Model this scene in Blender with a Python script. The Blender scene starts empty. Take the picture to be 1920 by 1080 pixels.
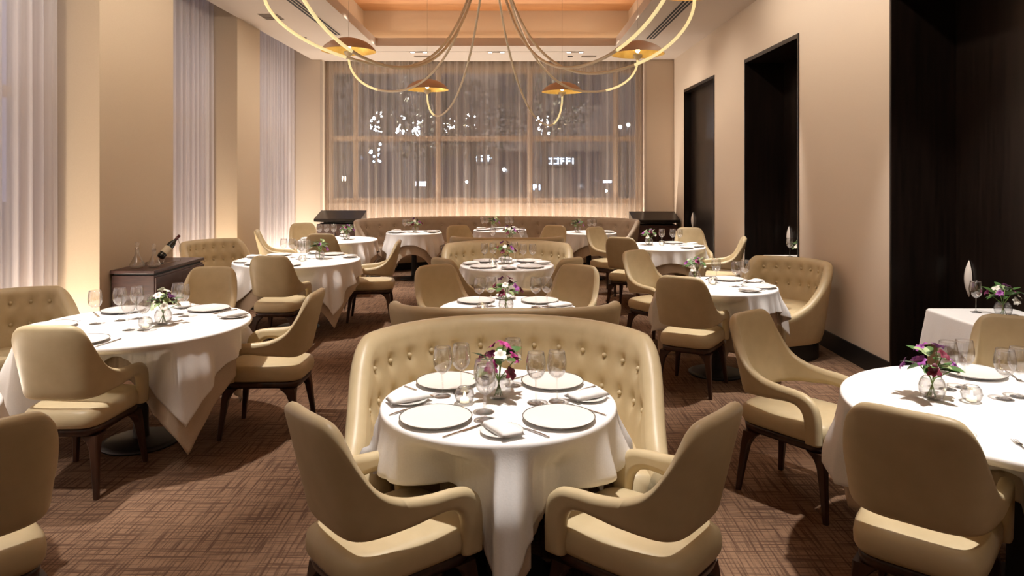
import bpy, bmesh, math, random
from math import sin, cos, pi, radians as R_, sqrt, exp
from mathutils import Vector, Matrix

scene = bpy.context.scene
COL = scene.collection
random.seed(7)

# ------------------------------------------------------------------ materials
def mat(name, col, rough=0.6, metal=0.0, spec=0.5, emit=None, estr=0.0, sheen=0.0):
    m = bpy.data.materials.new(name); m.use_nodes = True
    b = m.node_tree.nodes['Principled BSDF']
    b.inputs['Base Color'].default_value = (*col, 1)
    b.inputs['Roughness'].default_value = rough
    b.inputs['Metallic'].default_value = metal
    b.inputs['Specular IOR Level'].default_value = spec
    if sheen: b.inputs['Sheen Weight'].default_value = sheen
    if emit:
        b.inputs['Emission Color'].default_value = (*emit, 1)
        b.inputs['Emission Strength'].default_value = estr
    return m

def noise_mat(name, c1, c2, scale=(8, 8, 8), nscale=1.0, rough=0.6, bump=0.0, detail=4, spec=0.4, lo=0.3, hi=0.7, metal=0.0):
    m = mat(name, c1, rough, metal, spec)
    nt = m.node_tree; N = nt.nodes; L = nt.links
    b = N['Principled BSDF']
    tc = N.new('ShaderNodeTexCoord'); mp = N.new('ShaderNodeMapping')
    mp.inputs['Scale'].default_value = scale
    nz = N.new('ShaderNodeTexNoise'); nz.inputs['Scale'].default_value = nscale; nz.inputs['Detail'].default_value = detail
    cr = N.new('ShaderNodeValToRGB')
    cr.color_ramp.elements[0].position = lo; cr.color_ramp.elements[0].color = (*c1, 1)
    cr.color_ramp.elements[1].position = hi; cr.color_ramp.elements[1].color = (*c2, 1)
    L.new(tc.outputs['Object'], mp.inputs['Vector']); L.new(mp.outputs['Vector'], nz.inputs['Vector'])
    L.new(nz.outputs['Fac'], cr.inputs['Fac']); L.new(cr.outputs['Color'], b.inputs['Base Color'])
    if bump:
        bp = N.new('ShaderNodeBump'); bp.inputs['Strength'].default_value = bump; bp.inputs['Distance'].default_value = 0.01
        L.new(nz.outputs['Fac'], bp.inputs['Height']); L.new(bp.outputs['Normal'], b.inputs['Normal'])
    return m

M = {}
M['leather'] = noise_mat('cream_leather', (0.52, 0.415, 0.245), (0.57, 0.46, 0.28), (1, 1, 1), 14, rough=0.42, bump=0.03, spec=0.45)
M['taupe'] = noise_mat('taupe_upholstery', (0.36, 0.275, 0.195), (0.40, 0.31, 0.22), (1, 1, 1), 14, rough=0.6, bump=0.03)
M['wood'] = noise_mat('dark_walnut', (0.022, 0.009, 0.005), (0.06, 0.024, 0.013), (14, 14, 2), 2.0, rough=0.35, spec=0.5)
M['console'] = noise_mat('mahogany', (0.035, 0.013, 0.010), (0.075, 0.030, 0.022), (3, 3, 24), 2.0, rough=0.32, spec=0.5)
M['ebony'] = noise_mat('ebony_panel', (0.006, 0.004, 0.003), (0.014, 0.008, 0.006), (20, 20, 1.2), 1.5, rough=0.28, spec=0.3)
M['cloth'] = noise_mat('white_linen', (0.80, 0.78, 0.76), (0.84, 0.82, 0.80), (1, 1, 1), 160, rough=0.9, bump=0.05, spec=0.15)
M['under'] = noise_mat('taupe_linen', (0.50, 0.40, 0.30), (0.55, 0.44, 0.33), (1, 1, 1), 160, rough=0.9, bump=0.05, spec=0.15)
M['china'] = mat('china', (0.80, 0.77, 0.73), 0.25)
M['rim'] = mat('platinum_rim', (0.22, 0.20, 0.17), 0.3, 0.8)
M['steel'] = mat('silver', (0.62, 0.60, 0.57), 0.22, 1.0)
M['wall'] = noise_mat('cream_wall', (0.66, 0.545, 0.425), (0.68, 0.565, 0.445), (40, 40, 40), 3, rough=0.75, bump=0.02)
M['pier'] = noise_mat('tan_pier', (0.55, 0.435, 0.31), (0.57, 0.455, 0.325), (40, 40, 40), 3, rough=0.75, bump=0.02)
M['ceil'] = mat('ceiling_paint', (0.58, 0.49, 0.41), 0.8)
M['copper'] = noise_mat('copper_leaf', (0.50, 0.235, 0.10), (0.57, 0.29, 0.13), (1.2, 3, 1), 2.5, rough=0.6)
M['black'] = mat('black_paint', (0.008, 0.007, 0.007), 0.5)
M['slot'] = mat('slot_dark', (0.01, 0.009, 0.008), 0.7)
M['vent'] = mat('vent_bronze', (0.20, 0.15, 0.11), 0.5)
M['frame'] = mat('window_frame', (0.72, 0.56, 0.40), 0.5)
M['pull'] = mat('ivory_pull', (0.88, 0.80, 0.72), 0.35)
M['gold'] = noise_mat('gold_leaf', (0.85, 0.56, 0.14), (0.95, 0.68, 0.22), (1, 1, 1), 18, rough=0.38, metal=0.7)
M['dome'] = mat('dome_outer', (0.50, 0.34, 0.24), 0.45)
M['bulb'] = mat('bulb', (1, 0.95, 0.8), 0.4, emit=(1.0, 0.80, 0.48), estr=28)
M['tube'] = mat('cream_tube', (0.82, 0.72, 0.55), 0.45)
M['tube_painted_light'] = mat('tube_painted_glow', (0.85, 0.75, 0.40), 0.45, emit=(1.0, 0.84, 0.42), estr=0.6)  # emission stands in for the dome lamps lighting the tube
M['wire'] = mat('wire', (0.5, 0.42, 0.34), 0.5)
M['lens'] = mat('lamp_lens', (1, 1, 1), 0.4, emit=(1.0, 0.92, 0.82), estr=9)
M['cove'] = mat('cove_led', (1, 0.9, 0.7), 0.4, emit=(1.0, 0.78, 0.52), estr=3)
M['wax'] = mat('wax', (0.9, 0.86, 0.78), 0.5, emit=(1.0, 0.82, 0.55), estr=1.2)
M['flame'] = mat('flame', (1, 0.9, 0.6), 0.5, emit=(1.0, 0.78, 0.42), estr=30)
M['leaf'] = noise_mat('leaf_green', (0.035, 0.10, 0.020), (0.10, 0.20, 0.05), (1, 1, 1), 30, rough=0.5)
M['leafpale'] = noise_mat('leaf_pale', (0.20, 0.30, 0.10), (0.42, 0.48, 0.26), (1, 1, 1), 40, rough=0.5)
M['stem'] = mat('stem_green', (0.16, 0.27, 0.06), 0.5)
M['mag'] = noise_mat('magenta_petal', (0.30, 0.015, 0.13), (0.50, 0.06, 0.28), (1, 1, 1), 60, rough=0.5)
M['vio'] = noise_mat('violet_petal', (0.20, 0.03, 0.22), (0.42, 0.12, 0.42), (1, 1, 1), 60, rough=0.5)
M['wht'] = noise_mat('white_petal', (0.75, 0.70, 0.60), (0.85, 0.82, 0.74), (1, 1, 1), 60, rough=0.5)
M['dkred'] = noise_mat('burgundy_petal', (0.09, 0.008, 0.02), (0.2, 0.02, 0.05), (1, 1, 1), 60, rough=0.5)
M['bottle'] = mat('bottle_glass', (0.006, 0.008, 0.006), 0.08)
M['label'] = mat('bottle_label', (0.72, 0.62, 0.45), 0.6)
M['foil'] = mat('bottle_foil', (0.10, 0.012, 0.012), 0.35)
M['asphalt'] = noise_mat('asphalt', (0.03, 0.03, 0.032), (0.06, 0.058, 0.056), (1, 1, 1), 6, rough=0.7)
M['facade'] = noise_mat('facade_stone', (0.10, 0.085, 0.075), (0.17, 0.14, 0.12), (0.6, 0.6, 1.0), 1.4, rough=0.8)
M['bark'] = mat('bark', (0.06, 0.045, 0.035), 0.9)
M['foliage'] = noise_mat('night_foliage', (0.03, 0.045, 0.02), (0.09, 0.10, 0.05), (1, 1, 1), 3, rough=0.7)
M['lampw'] = mat('street_white', (1, 1, 1), 0.4, emit=(0.80, 0.88, 1.0), estr=70)
M['signb'] = mat('sign_blue', (1, 1, 1), 0.4, emit=(0.50, 0.70, 1.0), estr=14)
M['signw'] = mat('sign_warm', (1, 1, 1), 0.4, emit=(1.0, 0.72, 0.50), estr=8)
M['winlit'] = mat('lit_window', (1, 1, 1), 0.4, emit=(0.80, 0.78, 1.0), estr=2.5)
M['car'] = mat('car_paint', (0.16, 0.16, 0.18), 0.25, 0.3)
M['carglass'] = mat('car_glass', (0.02, 0.02, 0.03), 0.1)
M['rubber'] = mat('rubber', (0.01, 0.01, 0.01), 0.8)

def glass_mat(name, base=0.15, k=0.85, tint=(1, 1, 1), rough=0.02):
    m = bpy.data.materials.new(name); m.use_nodes = True
    nt = m.node_tree; N = nt.nodes; L = nt.links
    N.remove(N['Principled BSDF']); out = N['Material Output']
    tr = N.new('ShaderNodeBsdfTransparent'); tr.inputs[0].default_value = (*tint, 1)
    gl = N.new('ShaderNodeBsdfGlossy'); gl.inputs['Roughness'].default_value = rough
    lw = N.new('ShaderNodeLayerWeight'); lw.inputs['Blend'].default_value = 0.5
    fr = N.new('ShaderNodeMath'); fr.operation = 'POWER'; fr.inputs[1].default_value = 2.6
    L.new(lw.outputs['Facing'], fr.inputs[0])
    ma = N.new('ShaderNodeMath'); ma.operation = 'MULTIPLY_ADD'; ma.use_clamp = True
    ma.inputs[1].default_value = k; ma.inputs[2].default_value = base
    mx = N.new('ShaderNodeMixShader')
    L.new(fr.outputs[0], ma.inputs[0]); L.new(ma.outputs[0], mx.inputs[0])
    L.new(tr.outputs[0], mx.inputs[1]); L.new(gl.outputs[0], mx.inputs[2]); L.new(mx.outputs[0], out.inputs['Surface'])
    return m
M['glass'] = glass_mat('clear_glass')
M['pane'] = glass_mat('window_glass', 0.02, 0.4)

def sheer_mat(name, col, transp):
    m = bpy.data.materials.new(name); m.use_nodes = True
    nt = m.node_tree; N = nt.nodes; L = nt.links
    N.remove(N['Principled BSDF']); out = N['Material Output']
    tr = N.new('ShaderNodeBsdfTransparent')
    df = N.new('ShaderNodeBsdfDiffuse'); df.inputs[0].default_value = (*col, 1)
    tl = N.new('ShaderNodeBsdfTranslucent'); tl.inputs[0].default_value = (*col, 1)
    a = N.new('ShaderNodeMixShader'); a.inputs[0].default_value = 0.45
    L.new(df.outputs[0], a.inputs[1]); L.new(tl.outputs[0], a.inputs[2])
    mx = N.new('ShaderNodeMixShader')
    # woven threads: slow vertical bands where the voile is a little denser
    tc = N.new('ShaderNodeTexCoord'); mp = N.new('ShaderNodeMapping'); mp.inputs['Scale'].default_value = (9, 9, 0.15)
    nz = N.new('ShaderNodeTexNoise'); nz.inputs['Scale'].default_value = 1.0; nz.inputs['Detail'].default_value = 6
    mr = N.new('ShaderNodeMapRange'); mr.inputs[1].default_value = 0.3; mr.inputs[2].default_value = 0.7
    mr.inputs[3].default_value = min(1, transp + 0.14); mr.inputs[4].default_value = transp - 0.14
    L.new(tc.outputs['Object'], mp.inputs[0]); L.new(mp.outputs[0], nz.inputs['Vector']); L.new(nz.outputs['Fac'], mr.inputs[0])
    L.new(mr.outputs[0], mx.inputs[0]); L.new(a.outputs[0], mx.inputs[1]); L.new(tr.outputs[0], mx.inputs[2])
    L.new(mx.outputs[0], out.inputs['Surface'])
    return m
M['sheer'] = sheer_mat('sheer_voile', (0.82, 0.75, 0.68), 0.50)
M['sheerside'] = sheer_mat('sheer_voile_side', (0.84, 0.78, 0.76), 0.22)

def carpet_mat():
    m = mat('woven_carpet', (0.2, 0.12, 0.07), 0.95, spec=0.1)
    nt = m.node_tree; N = nt.nodes; L = nt.links; b = N['Principled BSDF']
    tc = N.new('ShaderNodeTexCoord')
    def streak(sx, sy):
        mp = N.new('ShaderNodeMapping'); mp.inputs['Scale'].default_value = (sx, sy, 1)
        nz = N.new('ShaderNodeTexNoise'); nz.inputs['Scale'].default_value = 1; nz.inputs['Detail'].default_value = 2.5
        L.new(tc.outputs['Object'], mp.inputs[0]); L.new(mp.outputs[0], nz.inputs['Vector'])
        mr = N.new('ShaderNodeMapRange'); mr.inputs[1].default_value = 0.36; mr.inputs[2].default_value = 0.52
        L.new(nz.outputs['Fac'], mr.inputs[0]); return mr
    a = streak(85, 3.5); c = streak(3.5, 85)
    mul = N.new('ShaderNodeMath'); mul.operation = 'MULTIPLY'
    L.new(a.outputs[0], mul.inputs[0]); L.new(c.outputs[0], mul.inputs[1])
    cr = N.new('ShaderNodeValToRGB')
    cr.color_ramp.elements[0].color = (0.088, 0.048, 0.030, 1); cr.color_ramp.elements[1].color = (0.205, 0.122, 0.074, 1)
    L.new(mul.outputs[0], cr.inputs[0]); L.new(cr.outputs[0], b.inputs['Base Color'])
    bp = N.new('ShaderNodeBump'); bp.inputs['Strength'].default_value = 0.25; bp.inputs['Distance'].default_value = 0.006
    L.new(mul.outputs[0], bp.inputs['Height']); L.new(bp.outputs[0], b.inputs['Normal'])
    return m
M['carpet'] = carpet_mat()

# ------------------------------------------------------------------ mesh helpers
def link(name, me, m, parent=None, smooth=True):
    o = bpy.data.objects.new(name, me); COL.objects.link(o)
    if m is not None: me.materials.append(m)
    if smooth:
        me.polygons.foreach_set('use_smooth', [True] * len(me.polygons))
    if parent is not None: o.parent = parent
    return o

def pydata(name, v, f, m, parent=None, smooth=True, fix=True):
    me = bpy.data.meshes.new(name); me.from_pydata([tuple(p) for p in v], [], f); me.update()
    if fix:
        bm = bmesh.new(); bm.from_mesh(me); bmesh.ops.recalc_face_normals(bm, faces=bm.faces); bm.to_mesh(me); bm.free()
    return link(name, me, m, parent, smooth)

def grid_faces(nu, nv, cu=False, cv=False, off=0):
    f = []
    for i in range(nu if cu else nu - 1):
        for j in range(nv if cv else nv - 1):
            a = i * nv + j; b = ((i + 1) % nu) * nv + j
            c = ((i + 1) % nu) * nv + (j + 1) % nv; d = i * nv + (j + 1) % nv
            f.append((a + off, b + off, c + off, d + off))
    return f

def lathe(prof, n=32, loc=(0, 0, 0)):
    v = []; x0, y0, z0 = loc
    for r, z in prof:
        for k in range(n):
            a = 2 * pi * k / n
            v.append((x0 + r * cos(a), y0 + r * sin(a), z0 + z))
    return v, grid_faces(len(prof), n, False, True)

def lathe_obj(name, prof, m, parent=None, n=32, loc=(0, 0, 0), caps=False):
    v, f = lathe(prof, n, loc)
    if caps:
        f.append(tuple(range(n))[::-1]); k = (len(prof) - 1) * n; f.append(tuple(range(k, k + n)))
    return pydata(name, v, f, m, parent)

def box_vf(lo, hi):
    x0, y0, z0 = lo; x1, y1, z1 = hi
    v = [(x0, y0, z0), (x1, y0, z0), (x1, y1, z0), (x0, y1, z0), (x0, y0, z1), (x1, y0, z1), (x1, y1, z1), (x0, y1, z1)]
    return v, [(3, 2, 1, 0), (4, 5, 6, 7), (0, 1, 5, 4), (1, 2, 6, 5), (2, 3, 7, 6), (3, 0, 4, 7)]

def boxes(name, lst, m, parent=None, bevel=0.0, seg=2):
    bm = bmesh.new()
    for lo, hi in lst:
        v, f = box_vf(lo, hi); bv = [bm.verts.new(p) for p in v]
        for q in f: bm.faces.new([bv[i] for i in q])
    if bevel:
        bmesh.ops.bevel(bm, geom=list(bm.edges), offset=bevel, segments=seg, profile=0.5, affect='EDGES')
    me = bpy.data.meshes.new(name); bm.to_mesh(me); bm.free()
    return link(name, me, m, parent, False)

def tube_vf(pts, rad, n=8, caps=True):
    pts = [Vector(p) for p in pts]; v = []; N_ = len(pts)
    t0 = (pts[1] - pts[0]).normalized()
    up = Vector((0, 0, 1)) if abs(t0.z) < 0.9 else Vector((1, 0, 0))
    nrm = t0.cross(up).normalized()
    for i, p in enumerate(pts):
        t = (pts[min(i + 1, N_ - 1)] - pts[max(i - 1, 0)]).normalized()
        nrm = (nrm - t * nrm.dot(t)).normalized(); bn = t.cross(nrm)
        r = rad(i / (N_ - 1)) if callable(rad) else rad
        for k in range(n):
            a = 2 * pi * k / n; v.append(p + nrm * (r * cos(a)) + bn * (r * sin(a)))
    f = grid_faces(N_, n, False, True)
    if caps:
        f.append(tuple(range(n))); f.append(tuple(range((N_ - 1) * n, N_ * n))[::-1])
    return v, f

def tube(name, pts, rad, m, parent=None, n=8):
    v, f = tube_vf(pts, rad, n); return pydata(name, v, f, m, parent)

def cr(pts, per=6):
    """Catmull-Rom through points"""
    P = [Vector(p) for p in pts]; out = []
    for i in range(len(P) - 1):
        p0 = P[i - 1] if i else P[0] * 2 - P[1]; p1 = P[i]; p2 = P[i + 1]
        p3 = P[i + 2] if i + 2 < len(P) else P[-1] * 2 - P[-2]
        for k in range(per):
            t = k / per
            out.append(0.5 * ((2 * p1) + (p2 - p0) * t + (2 * p0 - 5 * p1 + 4 * p2 - p3) * t * t + (3 * p1 - p0 - 3 * p2 + p3) * t ** 3))
    out.append(P[-1]); return out

def sm(a, b, x):
    t = max(0, min(1, (x - a) / (b - a))); return t * t * (3 - 2 * t)

def tag(o, label, cat, group=None):
    o['label'] = label; o['category'] = cat
    if group: o['group'] = group
    return o

def thing(name, label, cat, loc=(0, 0, 0), rz=0.0, group=None):
    o = bpy.data.objects.new(name, None); COL.objects.link(o); o.empty_display_size = 0.1
    o.location = loc; o.rotation_euler = (0, 0, rz)
    return tag(o, label, cat, group)

def struct(o):
    o['kind'] = 'structure'; return o

KIDS = {}
def children_of(o):
    if o.name not in KIDS: KIDS[o.name] = list(o.children)
    return KIDS[o.name]

def dup(root, label, loc, rz=0.0, group=None, scale=None):
    r = root.copy(); COL.objects.link(r); r.location = loc; r.rotation_euler = (0, 0, rz); r['label'] = label
    if group: r['group'] = group
    if scale: r.scale = scale
    for ch in children_of(root):
        c = ch.copy(); COL.objects.link(c); c.parent = r
        for g in children_of(ch):
            d = g.copy(); COL.objects.link(d); d.parent = c
    return r

# first use of a kind moves the prototype itself, later uses copy it
PROTO = {}
def place(key, maker, label, loc, rz=0.0, group=None, scale=None):
    if key not in PROTO:
        o = maker(); PROTO[key] = o
        children_of(o)
        for c in children_of(o): children_of(c)
        o.location = loc; o.rotation_euler = (0, 0, rz); o['label'] = label
        if group: o['group'] = group
        if scale: o.scale = scale
        return o
    return dup(PROTO[key], label, loc, rz, group, scale)

# ------------------------------------------------------------------ room shell
XL, XR, YF, YB, ZC = -3.88, 3.05, 13.6, -3.0, 3.89
struct(boxes('floor', [((-4.9, YB - 0.3, -0.2), (3.75, 14.3, 0))], M['carpet']))
OPEN_R = [(3.95, 5.75), (7.6, 9.39), (10.82, 12.75)]
DT = 3.21
segs = []
y = YB
for a, b in OPEN_R:
    segs.append(((XR, y, 0), (XR + 0.62, a, ZC + 1))); segs.append(((XR, a, DT), (XR + 0.62, b, ZC + 1))); y = b
segs.append(((XR, y, 0), (XR + 0.62, YF + 0.6, ZC + 1)))
struct(boxes('wall_right', segs, M['wall']))
struct(boxes('baseboard_right', [((XR - 0.015, a, 0), (XR, b, 0.17)) for a, b in ((YB, 3.95), (5.75, 7.6), (9.39, 10.82), (12.75, YF))], M['black'], bevel=0.003))
for i, (a, b) in enumerate(OPEN_R):
    xd = 3.16 if i == 2 else 3.56
    d = struct(boxes('door_%d' % (i + 1), [((xd, a, 0), (3.66, b, DT))], M['ebony']))
    fr = boxes('door_frame', [((XR - 0.012, a, 0), (xd, a + 0.03, DT)), ((XR - 0.012, b - 0.03, 0), (xd, b, DT)), ((XR - 0.012, a + 0.03, DT - 0.05), (xd, b - 0.03, DT))], M['ebony'], d, bevel=0.002)
    # lens-shaped ivory pull near the far jamb
    yc = b - 0.20; n = 16; zc, hz, hw = 0.88, 0.145, 0.038
    v = []; f = []
    for j in range(n + 1):
        t = -1 + 2 * j / n; w = hw * (1 - t * t) + 0.0005
        for k in range(9):
            s = -1 + 2 * k / 8
            v.append((xd - 0.005 - 0.032 * sqrt(max(0, 1 - s * s)) * (1 - t * t), yc + w * s, zc + hz * t))
    f = grid_faces(n + 1, 9)
    h = pydata('door_handle', v, f, M['pull'], d); h['label'] = 'ivory lens-shaped pull'

# left side: window piers and curtain recesses
PIERS = [(YB, 2.0), (6.63, 8.06), (9.92, 10.8)]
struct(boxes('wall_left', [((-4.75, a, 0), (XL, b, ZC + 0.4)) for a, b in PIERS], M['pier']))
struct(boxes('wall_left_sill', [((-4.75, a, 0), (-4.45, b, 0.35)) for a, b in ((2.0, 6.63), (8.06, 9.92), (10.8, YF))], M['wall']))
struct(boxes('baseboard_left', [((XL, a, 0), (XL + 0.012, b, 0.12)) for a, b in PIERS], M['wall'], bevel=0.003))
struct(boxes('wall_back', [((-4.9, YB - 0.2, 0), (3.75, YB, ZC + 1))], M['wall']))
# far wall with the wide window
WX0, WX1 = -3.70, 2.50
struct(boxes('wall_far', [((-4.75, YF, 0), (WX0, YF + 0.65, ZC + 1)), ((WX1, YF, 0), (3.7, YF + 0.65, ZC + 1)), ((WX0, 14.0, 0), (WX1, 14.25, 1.12)), ((WX0, 13.95, 3.8), (WX1, 14.25, ZC + 1))], M['wall']))
struct(boxes('trim_1', [((WX1 - 0.02, YF - 0.012, 0), (WX1 + 0.03, YF, 3.86)), ((WX0 - 0.03, YF - 0.012, 0), (WX0 + 0.02, YF, 3.86))], M['ceil']))

# windows
w = struct(boxes('window_1', [((WX0, 14.15, 1.12), (WX1, 14.16, 3.8))], M['pane']))
bars = [((x - 0.05, 14.06, 1.12), (x + 0.05, 14.15, 3.8)) for x in (WX0 + 0.05, -3.15, -1.52, 0.30, 2.0, WX1 - 0.05)]
bars += [((WX0, 14.07, z - 0.05), (WX1, 14.145, z + 0.05)) for z in (1.17, 2.40, 3.75)]
boxes('window_frame', bars, M['frame'], w)
for i, (a, b) in enumerate(((2.0, 6.63), (8.06, 9.92), (10.8, YF))):
    w = struct(boxes('window_%d' % (i + 2), [((-4.66, a, 0.35), (-4.65, b, ZC + 0.35))], M['pane']))
    m_ = (a + b) / 2
    boxes('window_frame', [((-4.65, yy - 0.04, 0.35), (-4.57, yy + 0.04, ZC + 0.35)) for yy in (a + 0.04, m_, b - 0.04)] + [((-4.645, a, zz - 0.05), (-4.575, b, zz + 0.05)) for zz in (0.4, 2.45, ZC)], M['frame'], w)

# ceiling with the raised tray
TX0, TX1, TY0, TY1, TZ = -2.38, 1.73, 1.2, 12.14, 4.55
ce = struct(boxes('ceiling', [((-3.885, YB, ZC), (TX0, YF + 0.2, ZC + 0.14)), ((TX1, YB, ZC), (XR + 0.02, YF + 0.2, ZC + 0.14)), ((TX0, YB, ZC), (TX1, TY0, ZC + 0.14)), ((TX0, TY1, ZC), (TX1, YF + 0.2, ZC + 0.14)),
    ((-4.9, YB, ZC + 0.42), (-3.885, YF + 0.4, ZC + 0.5)), ((-3.885, YB, ZC + 0.14), (-3.80, YF + 0.4, ZC + 0.42)), ((-3.80, YF + 0.12, ZC + 0.14), (XR, YF + 0.2, ZC + 0.42)), ((-3.9, YF + 0.12, ZC + 0.42), (XR, YF + 0.7, ZC + 0.5))], M['ceil']))
g = 0.26
boxes('tray_side', [((TX0 - g - 0.06, TY0 - g, ZC + 0.14), (TX0 - g, TY1 + g, TZ)), ((TX1 + g, TY0 - g, ZC + 0.14), (TX1 + g + 0.06, TY1 + g, TZ)),
                    ((TX0 - g, TY1 + g, ZC + 0.14), (TX1 + g, TY1 + g + 0.06, TZ)), ((TX0 - g, TY0 - g - 0.06, ZC + 0.14), (TX1 + g, TY0 - g, TZ))], M['wall'], ce)
boxes('tray_ceiling', [((TX0 - g - 0.06, TY0 - g - 0.06, TZ), (TX1 + g + 0.06, TY1 + g + 0.06, TZ + 0.08))], M['copper'], ce)
zl = ZC + 0.145
cv = boxes('cove_light', [((TX0 - 0.2, TY0 - 0.15, zl), (TX0 - 0.17, TY1 + 0.15, zl + 0.012)), ((TX1 + 0.17, TY0 - 0.15, zl), (TX1 + 0.2, TY1 + 0.15, zl + 0.012)),
                          ((TX0 - 0.15, TY1 + 0.17, zl), (TX1 + 0.15, TY1 + 0.2, zl + 0.012)), ((TX0 - 0.15, TY0 - 0.2, zl), (TX1 + 0.15, TY0 - 0.17, zl + 0.012))], M['cove'])
tag(cv, 'warm light strip hidden in the cove around the raised ceiling tray', 'cove light')

# ceiling fittings
def linear_vent(x, y0, y1, label):
    t = thing('slot_diffuser', label, 'ceiling vent', (x, y0, ZC), 0, 'linear ceiling slots')
    boxes('frame', [((-0.085, 0, -0.004), (0.085, y1 - y0, 0.0))], M['ceil'], t)
    for k in (-1, 0, 1):
        boxes('slot', [((k * 0.05 - 0.015, 0.02, -0.007), (k * 0.05 + 0.015, y1 - y0 - 0.02, -0.003))], M['slot'], t)
linear_vent(-2.80, 6.2, 11.2, 'long black triple-slot vent in the ceiling beside the curtained windows')
linear_vent(2.19, 6.2, 11.5, 'long black triple-slot vent in the ceiling beside the dark doors')
t = thing('square_vent', 'small square bronze vent in the ceiling above the curtained windows', 'ceiling vent', (-3.39, 9.87, ZC))
boxes('grille', [((-0.13, -0.17, -0.008), (0.13, 0.17, 0))], M['vent'], t, 0.003)
boxes('louvre', [((-0.11, -0.14 + k * 0.07, -0.014), (0.11, -0.12 + k * 0.07, -0.008)) for k in range(5)], M['vent'], t)
t = thing('smoke_detector', 'small flat disc on the ceiling strip beyond the square vent', 'detector', (-3.40, 11.4, ZC))
lathe_obj('cover', [(0.0, -0.012), (0.05, -0.012), (0.06, -0.004), (0.06, 0.0)], M['vent'], t, 20)
for x, w_, lab in ((-1.72, 0.30, 'shallow ceiling grille above the curtain, behind the drooping tubes'), (1.38, 0.27, 'shallow ceiling grille above the curtain, near the dark doors')):
    t = thing('ceiling_grille', lab, 'ceiling vent', (x, 13.2, ZC))
    boxes('grille', [((-w_ / 2, -0.07, -0.010), (w_ / 2, 0.07, 0))], M['vent'], t, 0.002)
t = thing('ceiling_sensor', 'tiny dark square sensor beside the shallow ceiling grille', 'sensor', (1.03, 13.2, ZC))
boxes('cover', [((-0.05, -0.03, -0.010), (0.05, 0.03, 0))], M['slot'], t, 0.002)
t = thing('lighting_slot', 'thin dark slot across the ceiling in front of the curtain', 'lighting slot', (-0.7, 12.72, ZC))
boxes('channel', [((-1.85, -0.014, -0.004), (1.85, 0.014, 0))], M['vent'], t)
for x, wd in ((-1.72, 'first'), (-0.33, 'second'), (1.08, 'third')):
    t = thing('twin_downlight', 'bright twin downlight, %s from the windows in the ceiling slot' % wd, 'downlight', (x, 12.72, ZC), 0, 'downlights in the ceiling slot')
    boxes('housing', [((-0.16, -0.035, -0.012), (0.16, 0.035, -0.0045))], M['vent'], t, 0.002)
    for s in (-1, 1):
        lathe_obj('lens', [(0.0, -0.016), (0.034, -0.016), (0.036, -0.0122)], M['lens'], t, 16, (s * 0.11, 0, 0))

# ------------------------------------------------------------------ curtains
def curtain(name, p0, p1, z0, z1, amp, pitch, m, label, cat, group, seed):
    rnd = random.Random(seed)
    p0 = Vector(p0); p1 = Vector(p1); L = (p1 - p0).length; d = (p1 - p0) / L; nrm = Vector((-d.y, d.x))
    n = int(L / 0.012); v = []; nz = 5
    ph = [rnd.uniform(0, 6.28) for _ in range(6)]
    phase = 0; off = []
    for i in range(n + 1):
        s = i * L / n
        loc = pitch * (1 + 0.45 * sin(s * 2.1 + ph[0]) * sin(s * 0.9 + ph[1]))
        phase += 2 * pi * (L / n) / loc
        off.append(amp * (sin(phase) * (0.75 + 0.25 * sin(s * 3.7 + ph[2])) + 0.45 * sin(2.3 * phase + ph[3])))
    for i in range(n + 1):
        s = i * L / n
        for k in range(nz):
            t_ = k / (nz - 1)
            q = p0 + d * s + nrm * (off[i] * (1.0 - 0.25 * t_))
            v.append((q.x, q.y, z0 + (z1 - z0) * t_))
    o = pydata(name, v, grid_faces(n + 1, nz), m, None, True, False)
    return tag(o, label, cat, group)
curtain('sheer_curtain', (WX0 + 0.03, 13.83), (WX1 - 0.03, 13.83), 0.02, 4.25, 0.045, 0.16, M['sheer'], 'wide sheer beige curtain across the end window behind the long banquette', 'curtain', 'sheer window curtains', 1)
for (a, b, lab, sd) in ((2.03, 6.5, 'sheer pale curtain in the window bay before the wine console', 2),
                        (8.10, 9.86, 'narrow sheer pale curtain in the bay just past the wine console', 3), (10.84, 13.5, 'sheer pale curtain in the last side bay before the end wall', 4)):
    curtain('sheer_curtain', (-4.22, b), (-4.22, a), 0.02, 4.25, 0.045, 0.17, M['sheerside'], lab, 'curtain', 'sheer window curtains', sd)

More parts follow.
